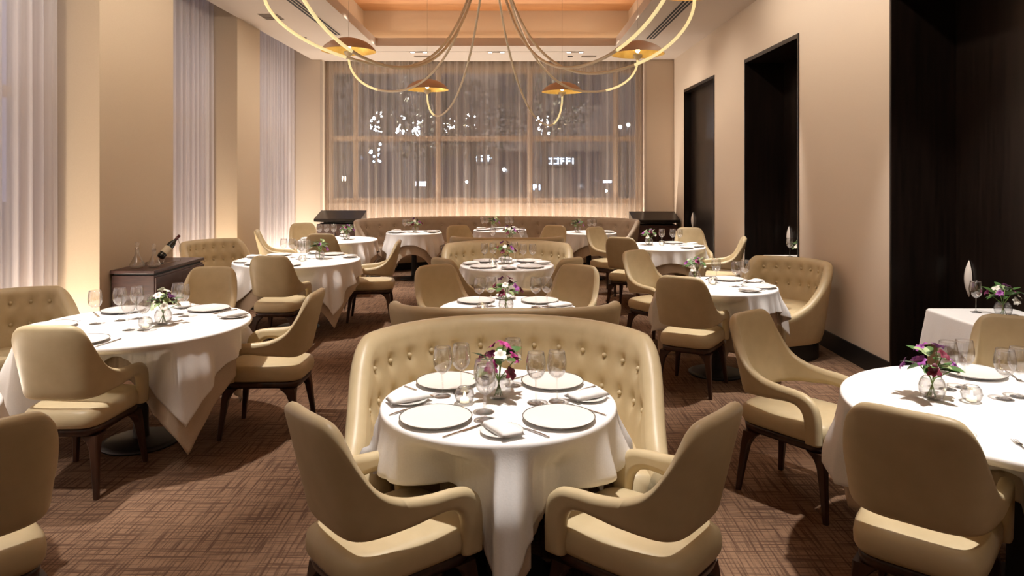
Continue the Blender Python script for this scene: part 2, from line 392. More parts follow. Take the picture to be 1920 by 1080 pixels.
# ------------------------------------------------------------------ chair
def make_chair():
    root = thing('dining_armchair', 'x', 'chair', (0, 0, 0), 0, 'cream leather dining armchairs')
    # upholstery ring: top edge T and bottom edge B, right half; arm post at the end
    T = [(0, -.370, .925), (.12, -.366, .925), (.185, -.356, .917), (.222, -.338, .893), (.242, -.313, .85), (.258, -.272, .775), (.275, -.205, .69), (.288, -.11, .645), (.295, 0, .628), (.296, .10, .622), (.293, .18, .607), (.289, .235, .565), (.285, .255, .50), (.282, .258, .42), (.28, .258, .372)]
    B = [(0, -.262, .516), (.10, -.260, .516), (.165, -.253, .518), (.205, -.238, .521), (.235, -.212, .525), (.257, -.17, .531), (.272, -.115, .537), (.281, -.055, .541), (.287, .01, .548), (.288, .07, .551), (.286, .115, .543), (.283, .145, .517), (.281, .158, .475), (.279, .162, .42), (.277, .162, .372)]
    T = [(x * .775, y * .90, z) for x, y, z in T]; B = [(x * .775, y * .90, z) for x, y, z in B]
    per = 5
    Tr = cr(T, per); Br = cr(B, per)
    mir = lambda P: [Vector((-p.x, p.y, p.z)) for p in reversed(P[1:])] + P
    Tf = mir(Tr); Bf = mir(Br); n = len(Tf); mid = (n - 1) // 2
    sec = []
    h = 0.024; m_ = 8; rn = 5
    for i in range(n):
        a, b = max(i - 1, 0), min(i + 1, n - 1)
        tg = ((Tf[b] + Bf[b]) - (Tf[a] + Bf[a])).normalized()
        wv = Tf[i] - Bf[i]; wl = wv.length; wu = wv / wl
        nr = wu.cross(tg).normalized()
        if i == mid and nr.y > 0: pass
        ring = []
        for k in range(m_ + 1):
            ring.append(Bf[i] + wu * (h + (wl - 2 * h) * k / m_) - nr * h)
        for k in range(1, rn):
            a_ = pi * k / rn; ring.append(Tf[i] - wu * h + wu * (h * sin(a_)) - nr * (h * cos(a_)))
        for k in range(m_ + 1):
            ring.append(Tf[i] - wu * (h + (wl - 2 * h) * k / m_) + nr * h)
        for k in range(1, rn):
            a_ = pi * k / rn; ring.append(Bf[i] + wu * h - wu * (h * sin(a_)) + nr * (h * cos(a_)))
        sec.append(ring)
    nr_ = len(sec[0]); cut = 7 * per
    def part(name, i0, i1, caps):
        v = [p for r in sec[i0:i1 + 1] for p in r]; f = grid_faces(i1 - i0 + 1, nr_, False, True)
        for c in caps:
            k = 0 if c == 0 else (i1 - i0) * nr_
            f.append(tuple(range(k, k + nr_)))
        return pydata(name, v, f, M['leather'], root)
    part('backrest', mid - cut, mid + cut, [])
    part('armrest', 0, mid - cut, [0]); part('armrest', mid + cut, n - 1, [1])
    # seat cushion
    def sq(hx, hy, e, z, cy=0.0, n_=48):
        o = []
        for k in range(n_):
            a = 2 * pi * k / n_; c, s = cos(a), sin(a)
            x = hx * (abs(c) ** (2 / e)) * (1 if c >= 0 else -1); y = hy * (abs(s) ** (2 / e)) * (1 if s >= 0 else -1)
            x *= 1 + 0.04 * (y / hy)
            o.append((x * 0.785, y * 0.92 - 0.012 + cy, z))
        return o
    rings = [sq(.235, .245, 5, .366), sq(.262, .272, 5, .372), sq(.272, .282, 5, .39), sq(.274, .284, 5, .418), sq(.268, .278, 5, .446), sq(.250, .260, 4.6, .463), sq(.22, .23, 4.2, .470), sq(.14, .15, 3, .476), sq(.05, .05, 2, .478)]
    v = [p for r in rings for p in r]; f = grid_faces(len(rings), 48, False, True); f.append(tuple(range(48))); k = (len(rings) - 1) * 48; f.append(tuple(range(k, k + 48)))
    pydata('seat', v, f, M['leather'], root)
    rings = [sq(.225, .235, 6, .322), sq(.245, .255, 6, .326), sq(.250, .260, 6, .345), sq(.250, .260, 6, .3655)]
    v = [p for r in rings for p in r]; f = grid_faces(len(rings), 48, False, True); f.append(tuple(range(48))); k = 3 * 48; f.append(tuple(range(k, k + 48)))
    fr = pydata('seat_frame', v, f, M['wood'], root); fr['label'] = 'dark wooden seat frame'
    for sx in (-1, 1):
        for sy in (-1, 1):
            v = []
            #        z, foot x, foot y, half size, extra flare along the rails
            for z, px_, py_, hs, fl in ((.322, .176, .208, .020, .055), (.305, .177, .210, .020, .033), (.285, .179, .213, .020, .016), (.25, .182, .217, .020, .004), (.15, .191, .228, .0175, 0), (.0, .206, .246, .0135, 0)):
                xo, xi = px_ + hs, px_ - hs - fl; yo, yi = py_ + hs, py_ - hs - fl
                b_ = 0.006
                for (xx, yy) in ((xo - b_, yo), (xo, yo - b_), (xo, yi + b_), (xo - b_, yi), (xi + b_, yi), (xi, yi + b_), (xi, yo - b_), (xi + b_, yo)):
                    v.append((sx * xx, sy * yy, z))
            f = grid_faces(6, 8, False, True); f.append(tuple(range(8))); f.append(tuple(range(40, 48)))
            lg = pydata('leg', v, f, M['wood'], root, False); lg['label'] = 'dark tapered wooden leg'
    return root

CHAIR_FOOT = []
def chair(x, y, heading, label):
    o = place('chair', make_chair, label, (x, y, 0), R_(heading - 90), 'cream leather dining armchairs')
    CHAIR_FOOT.append((x, y, R_(heading)))
    return o

# ------------------------------------------------------------------ booths
def resample(pts, step):
    P = [Vector((p[0], p[1])) for p in pts]; d = [0]
    for i in range(1, len(P)): d.append(d[-1] + (P[i] - P[i - 1]).length)
    n = max(8, int(d[-1] / step)); out = []; j = 0
    for k in range(n + 1):
        s = d[-1] * k / n
        while j < len(P) - 2 and d[j + 1] < s: j += 1
        t_ = (s - d[j]) / max(1e-9, d[j + 1] - d[j]); out.append(P[j].lerp(P[j + 1], t_))
    return out, d[-1]

def u_path(a, b, f, e=2.0, rr=None):
    pts = [(-a, f), (-a, f * 0.5)]
    for k in range(65):
        t_ = pi + pi * k / 64; c, s = cos(t_), sin(t_)
        pts.append((a * (abs(c) ** (2 / e)) * (1 if c > 0 else -1), -b * (abs(s) ** (2 / e))))
    pts += [(a, f * 0.5), (a, f)]
    return pts

def make_booth(name, cat, group, path, ztop, zend, ramp, m, bspace=0.165, th=0.085, lean=0.105, zseat=0.455, seatw=0.40, ramp1=None, rows=(0.765, 0.61), zbase=0.13, endpull=0.0):
    root = thing(name, 'x', cat, (0, 0, 0), 0, group)
    P, L = resample(path, 0.0125); n = len(P)
    tg = []
    for i in range(n):
        tg.append((P[min(i + 1, n - 1)] - P[max(i - 1, 0)]).normalized())
    nin = [Vector((-t_.y, t_.x)) for t_ in tg]                     # candidate inward normal
    c = sum(P, Vector((0, 0))) / n
    if (c - P[n // 2]).dot(nin[n // 2]) < 0: nin = [-q for q in nin]
    S = [L * i / (n - 1) for i in range(n)]
    ramp1 = ramp1 or ramp
    ztp = [zend + (ztop - zend) * min(sm(0.0, ramp, s), sm(0.0, ramp1, L - s)) for s in S]
    nb = int((L - 0.30) / bspace) + 1; s0 = (L - (nb - 1) * bspace) / 2
    bs = [s0 + k * bspace for k in range(nb)]
    btn = []
    for r_, zr in enumerate(rows):
        for q in bs:
            i = min(n - 1, int(round(q / L * (n - 1))))
            if ztp[i] > zr + 0.075: btn.append((q, zr))
    v = []; nz = 26; r = th / 2
    ringlen = None
    inpos = {}
    for i in range(n):
        zt = ztp[i]; ring = []
        def at(off, z):
            o_ = lean * (1 - (z - zbase) / max(0.05, (0.92 - zbase)))     # inset towards the base
            q = P[i] + nin[i] * (o_ + off); return (q.x, q.y, z)
        for k in range(9):                                       # outer face, base to rim
            z = zbase + (zt - r - zbase) * k / 8
            ring.append(at(0.012 * (1 - min(1, k / 1.0)) if k == 0 else 0.0, z))
        for k in range(1, 7):
            a_ = pi * k / 7; ring.append(at(r - r * cos(a_), zt - r + r * sin(a_)))
        for k in range(nz):
            z = zt - r - (zt - r - 0.40) * k / (nz - 1)
            o_ = th; s = S[i]
            puff = 0.016 * min(1, (zt - z) / 0.1)
            dim = 0
            for q, zr in btn:
                ds = s - q
                if abs(ds) < 0.13:
                    dz = z - zr
                    dim += 0.019 * exp(-(ds * ds + dz * dz) / (2 * 0.026 ** 2)) + 0.009 * exp(-(ds * ds + dz * dz) / (2 * 0.055 ** 2))
            for q in bs:
                ds = s - q
                if abs(ds) < 0.05 and z > rows[0]:
                    dim = max(dim, 0.0075 * exp(-ds * ds / (2 * 0.011 ** 2)) * min(1, (zt - r - z) / 0.05 + 0.35))
            ring.append(at(o_ + puff - dim, z))
        ringlen = len(ring); v += ring
    f = grid_faces(n, ringlen); f.append(tuple(range(ringlen))); f.append(tuple(range((n - 1) * ringlen, n * ringlen))[::-1])
    bk = pydata('backrest', v, f, m, root)
    for q, zr in btn:
        i = min(n - 1, int(round(q / L * (n - 1))))
        o_ = lean * (1 - (zr - zbase) / (0.92 - zbase)); pt = P[i] + nin[i] * (o_ + th - 0.007)
        bm = bmesh.new(); bmesh.ops.create_uvsphere(bm, u_segments=10, v_segments=6, radius=0.0135)
        me = bpy.data.meshes.new('button'); bm.to_mesh(me); bm.free()
        b_ = link('button', me, m, bk); b_.location = (pt.x, pt.y, zr)
    # bench seat following the inside
    step = 4; idx = list(range(0, n, step)); v = []; rl = 0
    for i in idx:
        e_ = min(S[i], L - S[i]); wd = seatw * (0.34 + 0.66 * sm(0.0, 0.9, e_))
        o0 = lean * 0.55 + th - 0.01
        def at2(off, z):
            q = P[i] + nin[i] * off; return (q.x, q.y, z)
        prof = [(o0, .40), (o0, .452), (o0 + .03, zseat + .006), (o0 + wd * .5, zseat + .010), (o0 + wd - .035, zseat + .004), (o0 + wd - .008, zseat - .012), (o0 + wd, zseat - .05), (o0 + wd - .004, .30), (o0 + wd - .02, zbase + 0.02), (o0, zbase + 0.02)]
        rl = len(prof); v += [at2(*p) for p in prof]
    f = grid_faces(len(idx), rl, False, True); f.append(tuple(range(rl))); f.append(tuple(range((len(idx) - 1) * rl, len(idx) * rl))[::-1])
    pydata('seat', v, f, m, root)
    v = []
    for i in idx:
        for off, z in ((lean + 0.035, 0), (lean + 0.035, zbase + 0.012), (lean + 0.17, zbase + 0.012), (lean + 0.17, 0)):
            q = P[i] + nin[i] * off; v.append((q.x, q.y, z))
    f = grid_faces(len(idx), 4, False, True); f.append((0, 1, 2, 3)); k = (len(idx) - 1) * 4; f.append((k + 3, k + 2, k + 1, k))
    pl = pydata('plinth', v, f, M['black'], root, False); pl['label'] = 'recessed black plinth'
    return root

BOOTHS = []
def booth(key, x, y, heading, label, path, group, m='leather', ztop=0.92, zend=0.50, ramp=0.62, **kw):
    o = place(key, lambda: make_booth('banquette_booth', 'booth seat', group, path, ztop, zend, ramp, M[m], **kw), label, (x, y, 0), R_(heading - 90), group)
    BOOTHS.append((x, y, R_(heading), path))
    return o

# ------------------------------------------------------------------ tables and cloths
def make_table(rad, square=False):
    t = thing('dining_table', 'x', 'table', (0, 0, 0), 0, 'cloth-covered dining tables')
    if square:
        boxes('tabletop', [((-rad + 0.03, -rad + 0.03, 0.715), (rad - 0.03, rad - 0.03, 0.745))], M['wood'], t, 0.004)
    else:
        lathe_obj('tabletop', [(0.001, 0.715), (rad - 0.115, 0.715), (rad - 0.10, 0.722), (rad - 0.10, 0.738), (rad - 0.107, 0.745), (0.001, 0.745)], M['wood'], t, 64)
    lathe_obj('pedestal', [(0.05, 0.03), (0.045, 0.1), (0.04, 0.4), (0.05, 0.69), (0.12, 0.714)], M['black'], t, 24)
    lathe_obj('base', [(0.001, 0.0), (0.23, 0.0), (0.235, 0.012), (0.20, 0.025), (0.05, 0.04)], M['black'], t, 32)
    return t

def cloth_obj(name, cx, cy, rad, half, rot, m, z0, label, cat, group, seed, square=False, inset=0.0, flare=0.11, ripple=0.11, off=(0, 0), gap=0.0, loose=False, maxdrop=0.66, chairs=(), booths=()):
    """square cloth of half-side `half` (turned by rot) laid over a round or square top"""
    rnd = random.Random(seed); n = 192; nh = 22
    ph = [rnd.uniform(0, 6.28) for _ in range(5)]
    v = []
    rr = [0.0, 0.35, 0.7, 0.9]
    prof = []
    for k in range(n):
        a = 2 * pi * k / n
        al = a - rot
        m1 = max(abs(cos(al)), abs(sin(al)))
        ca_, sa_ = cos(al), sin(al)
        ext = min((half + off[0] * (1 if ca_ > 0 else -1)) / max(1e-6, abs(ca_)), (half + off[1] * (1 if sa_ > 0 else -1)) / max(1e-6, abs(sa_)))
        if square:
            ext = half / m1
            sr = rad / m1
            sr = min(sr, rad * 1.36)
        else: sr = rad
        drop = min(maxdrop, max(0.03, ext - sr))
        cornerness = max(0, (1 / m1 - 1) / 0.4142)
        # folds: quiet at the mid sides, deep beside each corner
        w1 = 0.5 + 0.5 * sin(16 * al + 0.9 * sin(3 * al + ph[0])); w2 = 0.5 + 0.5 * sin(23 * al + ph[1] + 0.8 * sin(2 * al + ph[3])); w3 = 0.5 + 0.5 * sin(37 * al + ph[2])
        fold = ripple * (0.45 + 0.55 * cornerness) * (0.62 * w1 ** 2 + 0.48 * w2 ** 2 + 0.15 * w3 - 0.05)
        lim = 99
        for (x, y, hd) in chairs:
            fx, fy = cos(hd), sin(hd)
            for st in range(1, 90):
                q = st * 0.01
                px_, py_ = cx + q * cos(a) - x, cy + q * sin(a) - y
                lx, ly = px_ * fy - py_ * fx, px_ * fx + py_ * fy
                if abs(lx) < 0.262 and -0.29 < ly < 0.262:
                    lim = min(lim, max(0.20, q - 0.015)); break
        prof.append([a, sr, drop, fold, cornerness, lim])
    # ease the limits so the cloth gathers instead of tearing
    lims = [p[5] if p[5] < 90 else p[1] + 0.3 for p in prof]
    for _ in range(5):
        lims = [min(lims[k], (lims[k - 1] + lims[k] + lims[(k + 1) % n]) / 3 + 0.004) for k in range(n)]
    for k in range(n): prof[k][5] = lims[k] - gap
    cl_ = 0.215 if name == 'tablecloth' else 0.23
    for q in rr:
        for p in prof: v.append((cx + cos(p[0]) * p[1] * q, cy + sin(p[0]) * p[1] * q, z0))
    er = 0.014
    for j in range(4):
        b_ = pi / 2 * (j + 1) / 4
        for p in prof:
            r_ = p[1] - er - inset + er * sin(b_); v.append((cx + cos(p[0]) * r_, cy + sin(p[0]) * r_, z0 - er + er * cos(b_)))
    for j in range(1, nh + 1):
        t_ = j / nh
        for p in prof:
            a, sr, drop, fold, co, lim = p
            d = max(0, drop - er) * t_
            out = sr - inset + flare * d * (0.45 + 0.55 * co) + fold * sm(0.0, 0.24, d) * 1.0 + 0.0
            z = z0 - er - d
            if lim < out:
                lw_ = sm(32, 48, abs((math.degrees(a) - 270 + 180) % 360 - 180)) if loose else 0
                w_ = 1 - (sm(0.46, 0.56, z) * lw_ + sm(ZT - 0.13, ZT - 0.02, z) * (1 - lw_))
                out = out + (min(lim, out) - out) * w_
            x, y = cx + cos(a) * out, cy + sin(a) * out
            for (bx, by, hd, path) in booths:
                fx, fy = cos(hd), sin(hd); px_, py_ = x - bx, y - by
                lx, ly = px_ * fy - py_ * fx, px_ * fx + py_ * fy
                fm = max(q[1] for q in path); am = max(abs(q[0]) for q in path); bmn = min(q[1] for q in path)
                if abs(lx) < am and bmn < ly < fm + 0.02 and abs(lx) > am - cl_:
                    dl = abs(lx) - (am - cl_); sg = 1 if lx > 0 else -1
                    x -= dl * sg * fy; y += dl * sg * fx
                if abs(lx) < am and bmn < ly < fm + 0.02: z = max(z, 0.472 + 0.004 * sin(9 * a) + (0.012 if name == 'tablecloth' else 0))
            v.append((x, y, max(z, 0.012)))
    nr = len(rr) + 4 + nh
    f = grid_faces(nr, n, False, True)
    f = [q for q in f if not (q[0] < n and q[2] < n)]
    o = pydata(name, v, f, m, None, True, False)
    sd = o.modifiers.new('hem', 'SOLIDIFY'); sd.thickness = 0.0022; sd.offset = -1
    return tag(o, label, cat, group)

ZT = 0.752   # cloth surface
# tableware makers
def make_plate():
    t = thing('dinner_plate', 'x', 'plate')
    lathe_obj('dish', [(0.0005, 0.003), (0.075, 0.003), (0.08, 0.0), (0.085, 0.003), (0.135, 0.013), (0.140, 0.0165), (0.134, 0.0165), (0.088, 0.009), (0.0005, 0.008)], M['china'], t, 56)
    r = lathe_obj('rim_band', [(0.1375, 0.0150), (0.1408, 0.0158), (0.1408, 0.0178), (0.1375, 0.0178), (0.1375, 0.0150)], M['rim'], t, 56); r['label'] = 'dark metallic rim band'
    return t
def make_side_plate():
    t = thing('side_plate', 'x', 'plate')
    lathe_obj('dish', [(0.0005, 0.003), (0.04, 0.003), (0.044, 0.0), (0.048, 0.003), (0.077, 0.011), (0.080, 0.0135), (0.075, 0.0135), (0.05, 0.008), (0.0005, 0.007)], M['china'], t, 40)
    return t
def make_napkin():
    bm = bmesh.new(); nx, ny = 14, 8; hx, hy = 0.088, 0.045
    v = []; f = []
    for lay in range(2):
        for i in range(nx + 1):
            for j in range(ny + 1):
                x = -hx + 2 * hx * i / nx; y = -hy + 2 * hy * j / ny
                e = max(abs(x) / hx, abs(y) / hy)
                z = (0.020 * sqrt(max(0, 1 - e ** 4)) + 0.004 * sin(i * 0.9) * (1 - e)) if lay else 0.0
                v.append((x * (1 + 0.04 * (y / hy)), y, 0.0005 + z))
    k = (nx + 1) * (ny + 1)
    f = grid_faces(nx + 1, ny + 1) + [tuple(reversed(q)) for q in grid_faces(nx + 1, ny + 1, off=k)]
    def edge(i, j): return i * (ny + 1) + j
    for i in range(nx):
        for j in (0, ny): f.append((edge(i, j), edge(i + 1, j), edge(i + 1, j) + k, edge(i, j) + k))
    for j in range(ny):
        for i in (0, nx): f.append((edge(i, j), edge(i, j + 1), edge(i, j + 1) + k, edge(i, j) + k))
    o = pydata('folded_napkin', v, f, M['cloth']); return tag(o, 'x', 'napkin')
G_BOWL = [(0.0045, 0.098), (0.012, 0.101), (0.024, 0.109), (0.034, 0.122), (0.040, 0.140), (0.0415, 0.158), (0.0395, 0.18), (0.0355, 0.202), (0.0335, 0.212), (0.0328, 0.212), (0.0347, 0.202), (0.0386, 0.18), (0.0405, 0.158), (0.039, 0.141), (0.033, 0.124), (0.023, 0.112), (0.010, 0.105), (0.0005, 0.104)]
G_STEM = [(0.0045, 0.098), (0.0036, 0.085), (0.0034, 0.05), (0.004, 0.02), (0.007, 0.009)]
G_FOOT = [(0.007, 0.009), (0.016, 0.005), (0.030, 0.0025), (0.0345, 0.002), (0.0345, 0.0), (0.0005, 0.0)]
def make_glass():
    t = thing('wine_glass', 'x', 'glass')
    lathe_obj('bowl', G_BOWL, M['glass'], t, 32); lathe_obj('stem', G_STEM, M['glass'], t, 12); lathe_obj('foot', G_FOOT, M['glass'], t, 28)
    return t
def make_glass_small():
    o = lathe_obj('wine_glass', list(reversed(G_BOWL)) + G_STEM[1:] + G_FOOT[1:], M['glass'], None, 20); return tag(o, 'x', 'glass')
def make_vase():
    t = thing('glass_vase', 'x', 'vase')
    lathe_obj('bowl', [(0.0005, 0.0), (0.03, 0.0), (0.042, 0.012), (0.052, 0.035), (0.053, 0.055), (0.046, 0.078), (0.036, 0.092), (0.034, 0.092), (0.044, 0.077), (0.0505, 0.055), (0.0495, 0.036), (0.04, 0.014), (0.028, 0.005), (0.0005, 0.005)], M['glass'], t, 32)
    return t
def make_votive():
    t = thing('votive_candle', 'x', 'candle')
    lathe_obj('glass_bubble', [(0.0005, 0.0), (0.02, 0.0), (0.035, 0.012), (0.042, 0.034), (0.037, 0.055), (0.026, 0.068), (0.0245, 0.067), (0.035, 0.054), (0.0395, 0.034), (0.033, 0.014), (0.018, 0.004), (0.0005, 0.004)], M['glass'], t, 28)
    lathe_obj('wax', [(0.0005, 0.0045), (0.018, 0.0045), (0.018, 0.021), (0.015, 0.022), (0.0005, 0.020)], M['wax'], t, 20)
    lathe_obj('flame', [(0.0004, 0.022), (0.004, 0.028), (0.0045, 0.033), (0.0025, 0.041), (0.0003, 0.047)], M['flame'], t, 10)
    return t
def make_knife():
    t = thing('table_knife', 'x', 'cutlery')
    boxes('handle', [((-0.0045, -0.10, 0.0), (0.0045, -0.01, 0.005))], M['steel'], t, 0.002)
    v = []
    for i in range(13):
        u = i / 12; y = -0.01 + 0.12 * u; w_ = 0.0095 * (1 - max(0, (u - 0.8) / 0.2) ** 2 * 0.85)
        v += [(-0.0045, y, 0.0012), (-0.0045, y, 0.0034), (-0.0045 + w_ * 1.4, y, 0.0026), (-0.0045 + w_ * 1.4, y, 0.0020)]
    f = grid_faces(13, 4, False, True); f += [(0, 1, 2, 3), (48, 49, 50, 51)]
    pydata('blade', v, f, M['steel'], t, False); return t
def make_fork():
    t = thing('table_fork', 'x', 'cutlery')
    pts = [(0, -0.10 + 0.145 * i / 12, 0.0016 + 0.004 * sin(pi * i / 12)) for i in range(13)]
    tube('handle', pts, lambda u: 0.0042 - 0.0018 * u, M['steel'], t, 8)
    v = []
    for i in range(9):
        u = i / 8; w_ = 0.004 + 0.0075 * sin(min(1, u * 1.4) * pi / 2); y = 0.045 + 0.022 * u
        v += [(-w_, y, 0.0016), (w_, y, 0.0016), (w_, y, 0.0034), (-w_, y, 0.0034)]
    f = grid_faces(9, 4, False, True); f += [(0, 1, 2, 3), (32, 33, 34, 35)]
    pydata('head', v, f, M['steel'], t, False)
    for k in range(4):
        x = -0.0095 + k * 0.00633
        tube('tine', [(x, 0.066, 0.0025), (x, 0.085, 0.0015), (x, 0.104, 0.0042)], lambda u: 0.0016 - 0.0008 * u, M['steel'], t, 6)
    return t

def petal_mesh(m, size, seed):
    rnd = random.Random(seed); v = []; f = []
    for k in range(6):
        a = 2 * pi * k / 6 + rnd.uniform(-0.15, 0.15); L = size * (1 if k % 2 else 0.85) * rnd.uniform(0.9, 1.1); w_ = size * 0.36
        ca, sa = cos(a), sin(a); base = len(v); nn = 6
        for i in range(nn + 1):
            u = i / nn; ww = w_ * sin(pi * min(1, 0.12 + u * 0.88)) ** 0.8 * (0.5 + 0.5 * u) + 0.0005
            rr = L * u * 0.9; zz = L * (0.75 * u - 0.55 * u * u * u)
            for s in (-1, 0, 1):
                x, y = rr, ww * s; v.append((x * ca - y * sa, x * sa + y * ca, zz + 0.12 * ww * abs(s)))
        f += grid_faces(nn + 1, 3, off=base)
    return v, f
def leaf_vf(L, w_):
    v = []; n = 7
    for i in range(n + 1):
        u = i / n; ww = w_ * sin(pi * u) ** 0.75 * (1 - 0.25 * u) + 0.0003; z = -0.28 * L * u * u
        for s in (-1, 0, 1): v.append((ww * s, L * u, z + 0.25 * ww * abs(s)))
    return v, grid_faces(n + 1, 3)
PET = {}
def shared(name, key, fn, m):
    if (key, m) not in PET:
        v, f = fn(); me = bpy.data.meshes.new(name); me.from_pydata(v, [], f); me.update(); me.materials.append(M[m])
        me.polygons.foreach_set('use_smooth', [True] * len(me.polygons)); PET[(key, m)] = me
    o = bpy.data.objects.new(name, PET[(key, m)]); COL.objects.link(o); return o

def make_bouquet(seed, pal, nb, nl, spread=0.075, h0=0.115, h1=0.20):
    rnd = random.Random(seed); t = thing('flower_bouquet', 'x', 'flowers')
    ends = []
    for k in range(nb):
        a = 2.4 * k + rnd.uniform(-0.3, 0.3); rr = spread * sqrt((k + 0.5) / nb); z = h1 - (h1 - h0) * (rr / spread) ** 1.5 + rnd.uniform(-0.012, 0.012)
        ends.append((rr * cos(a), rr * sin(a), z, a, rr))
    for k, (x, y, z, a, rr) in enumerate(ends):
        m = pal[k % len(pal)]; sz = rnd.uniform(0.026, 0.034)
        o = shared('blossom', ('bl', k % 4), lambda: petal_mesh(None, 0.030, k % 4), m); o.parent = t
        o.location = (x, y, z); o.scale = (sz / 0.030,) * 3
        o.rotation_euler = (rnd.uniform(-0.3, 0.3), 0.25 + 0.9 * rr / spread, a)
        if k % 2 == 0:
            tube('stem', [(-x * 0.25, -y * 0.25, 0.010), (x * 0.12, y * 0.12, 0.075), (x, y, z)], 0.0020, M['stem'], t, 6)
    for k in range(nl):
        a = 2 * pi * k / nl + rnd.uniform(-0.3, 0.3); el = rnd.uniform(-0.2, 0.9)
        o = shared('leaf', ('lf', k % 3), lambda: leaf_vf(0.048 + 0.009 * (k % 3), 0.014 + 0.002 * (k % 3)), 'leaf' if k % 4 else 'leafpale'); o.parent = t
        r0 = rnd.uniform(0.012, 0.035); o.location = (r0 * cos(a), r0 * sin(a), rnd.uniform(0.112, 0.16)); o.scale = (1.2,) * 3; o.rotation_euler = (el, rnd.uniform(-0.4, 0.4), a - pi / 2)
    return t
BQ = {'purple': lambda: make_bouquet(3, ['mag', 'mag', 'wht', 'mag', 'dkred', 'mag'], 11, 13),
      'violet': lambda: make_bouquet(5, ['vio', 'vio', 'dkred', 'wht', 'vio'], 10, 16, 0.085, 0.10, 0.19),
      'white': lambda: make_bouquet(9, ['wht', 'wht', 'wht', 'vio', 'wht', 'leafpale'], 12, 11, 0.085, 0.09, 0.19),
      'mixed': lambda: make_bouquet(11, ['vio', 'wht', 'mag', 'wht'], 9, 16, 0.09, 0.10, 0.18),
      'dusky': lambda: make_bouquet(14, ['dkred', 'vio', 'wht', 'dkred'], 9, 14, 0.085, 0.11, 0.20),
      'green': lambda: make_bouquet(17, ['leafpale', 'wht', 'vio'], 7, 20, 0.085, 0.09, 0.18)}
BQ_WORD = {'purple': 'magenta and white flowers', 'violet': 'violet leafy flowers', 'white': 'white lilies with lilac sprigs', 'mixed': 'pink and white flowers', 'dusky': 'burgundy and violet flowers', 'green': 'leafy white and lilac flowers'}

def side_word(dx, dy):
    """where on its table something stands, seen from the entrance end"""
    a = math.degrees(math.atan2(dy, dx)) % 360
    return ['right', 'far right', 'far', 'far left', 'left', 'near left', 'near', 'near right'][int(((a + 22.5) % 360) // 45)]

ORD = ['first', 'second', 'third', 'fourth', 'fifth', 'sixth', 'seventh', 'eighth']
def setting(tb, diners, glasses, vase=None, bq='purple', votive=None, cut=True, big=True, skip_side=(), brz=0.0):
    cx, cy, rad, nm = tb; rp = rad - 0.155
    for ph in diners:
        a = R_(ph); dx, dy = rp * cos(a), rp * sin(a); w_ = side_word(dx, dy)
        place('plate', make_plate, 'white rimmed dinner plate at the %s place of %s' % (w_, nm), (cx + dx, cy + dy, ZT), a, 'dinner plates')
        b = R_(ph - 42); rb = rad - 0.115; bx, by = cx + rb * cos(b), cy + rb * sin(b)
        if ph not in skip_side:
            place('side', make_side_plate, 'small white side plate for the %s place of %s' % (w_, nm), (bx, by, ZT), 0, 'side plates')
            place('nap', make_napkin, 'folded white napkin on the side plate, %s place of %s' % (w_, nm), (bx, by, ZT + 0.0138), b + 0.5, 'folded napkins')
        if cut:
            # knife on the diner's right, fork on the left, both pointing inwards
            for key, mk, s, cname in (('knife', make_knife, 1, 'knife'), ('fork', make_fork, -1, 'fork')):
                px_, py_ = dx + s * 0.165 * -sin(a), dy + s * 0.165 * cos(a)
                rr_ = sqrt(px_ * px_ + py_ * py_)
                if rr_ + 0.05 > rad: px_, py_ = px_ * (rad - 0.07) / rr_, py_ * (rad - 0.07) / rr_
                place(key, mk, 'silver table %s at the %s place of %s' % (cname, w_, nm), (cx + px_, cy + py_, ZT), a + pi / 2, 'table cutlery')
    cnt = {}
    for (dx, dy) in glasses:
        w_ = side_word(dx, dy); k = cnt.get(w_, 0); cnt[w_] = k + 1
        place('glass' if big else 'glass_s', make_glass if big else make_glass_small, 'clear wine glass, %s one on the %s side of %s' % (ORD[k], w_, nm), (cx + dx, cy + dy, ZT), 0, 'wine glasses')
    if vase:
        place('vase', make_vase, 'small round glass flower vase on %s' % nm, (cx + vase[0], cy + vase[1], ZT), 0, 'flower vases')
        place('bq_' + bq, BQ[bq], '%s in the vase on %s' % (BQ_WORD[bq], nm), (cx + vase[0], cy + vase[1], ZT), brz, 'table flowers', (1.2, 1.2, 1.15))
    if votive:
        place('votive', make_votive, 'lit candle in a clear glass bubble on %s' % nm, (cx + votive[0], cy + votive[1], ZT), 0, 'table candles')

# ------------------------------------------------------------------ layout
# name: (x, y, radius, phrase, cloth turn in degrees)
TB = {
 'T1': (-0.067, 2.97, 0.49, 'the closest centre-aisle table', 45), 'T2': (-0.05, 5.02, 0.49, 'the second centre-aisle table', 45),
 'T3': (-0.08, 7.43, 0.49, 'the third centre-aisle table', 45), 'T4': (-0.10, 9.75, 0.49, 'the fourth centre-aisle table', 45),
 'L0': (-2.60, 2.72, 0.52, 'the table cut off by the left edge', 0), 'L1': (-2.37, 4.50, 0.66, 'the closest window-side table', 0),
 'L2': (-2.40, 7.85, 0.68, 'the middle window-side table', 0), 'L3': (-2.55, 10.25, 0.56, 'the farthest window-side table', 0),
 'R1': (2.04, 2.87, 0.66, 'the closest door-side table', 45), 'R2': (1.72, 6.05, 0.50, 'the middle door-side table', 45),
 'R3': (1.95, 9.35, 0.55, 'the farthest door-side table', 0),
 'F1': (-1.63, 11.5, 0.45, 'the left banquette table', 0), 'F2': (-0.25, 12.05, 0.45, 'the middle banquette table', 0), 'F3': (1.20, 11.5, 0.45, 'the right banquette table', 0),
}
AT = {'A3': (3.20, 4.70, 0.31, 'the square table in the close alcove'), 'A2': (3.20, 7.99, 0.31, 'the square table in the far alcove')}

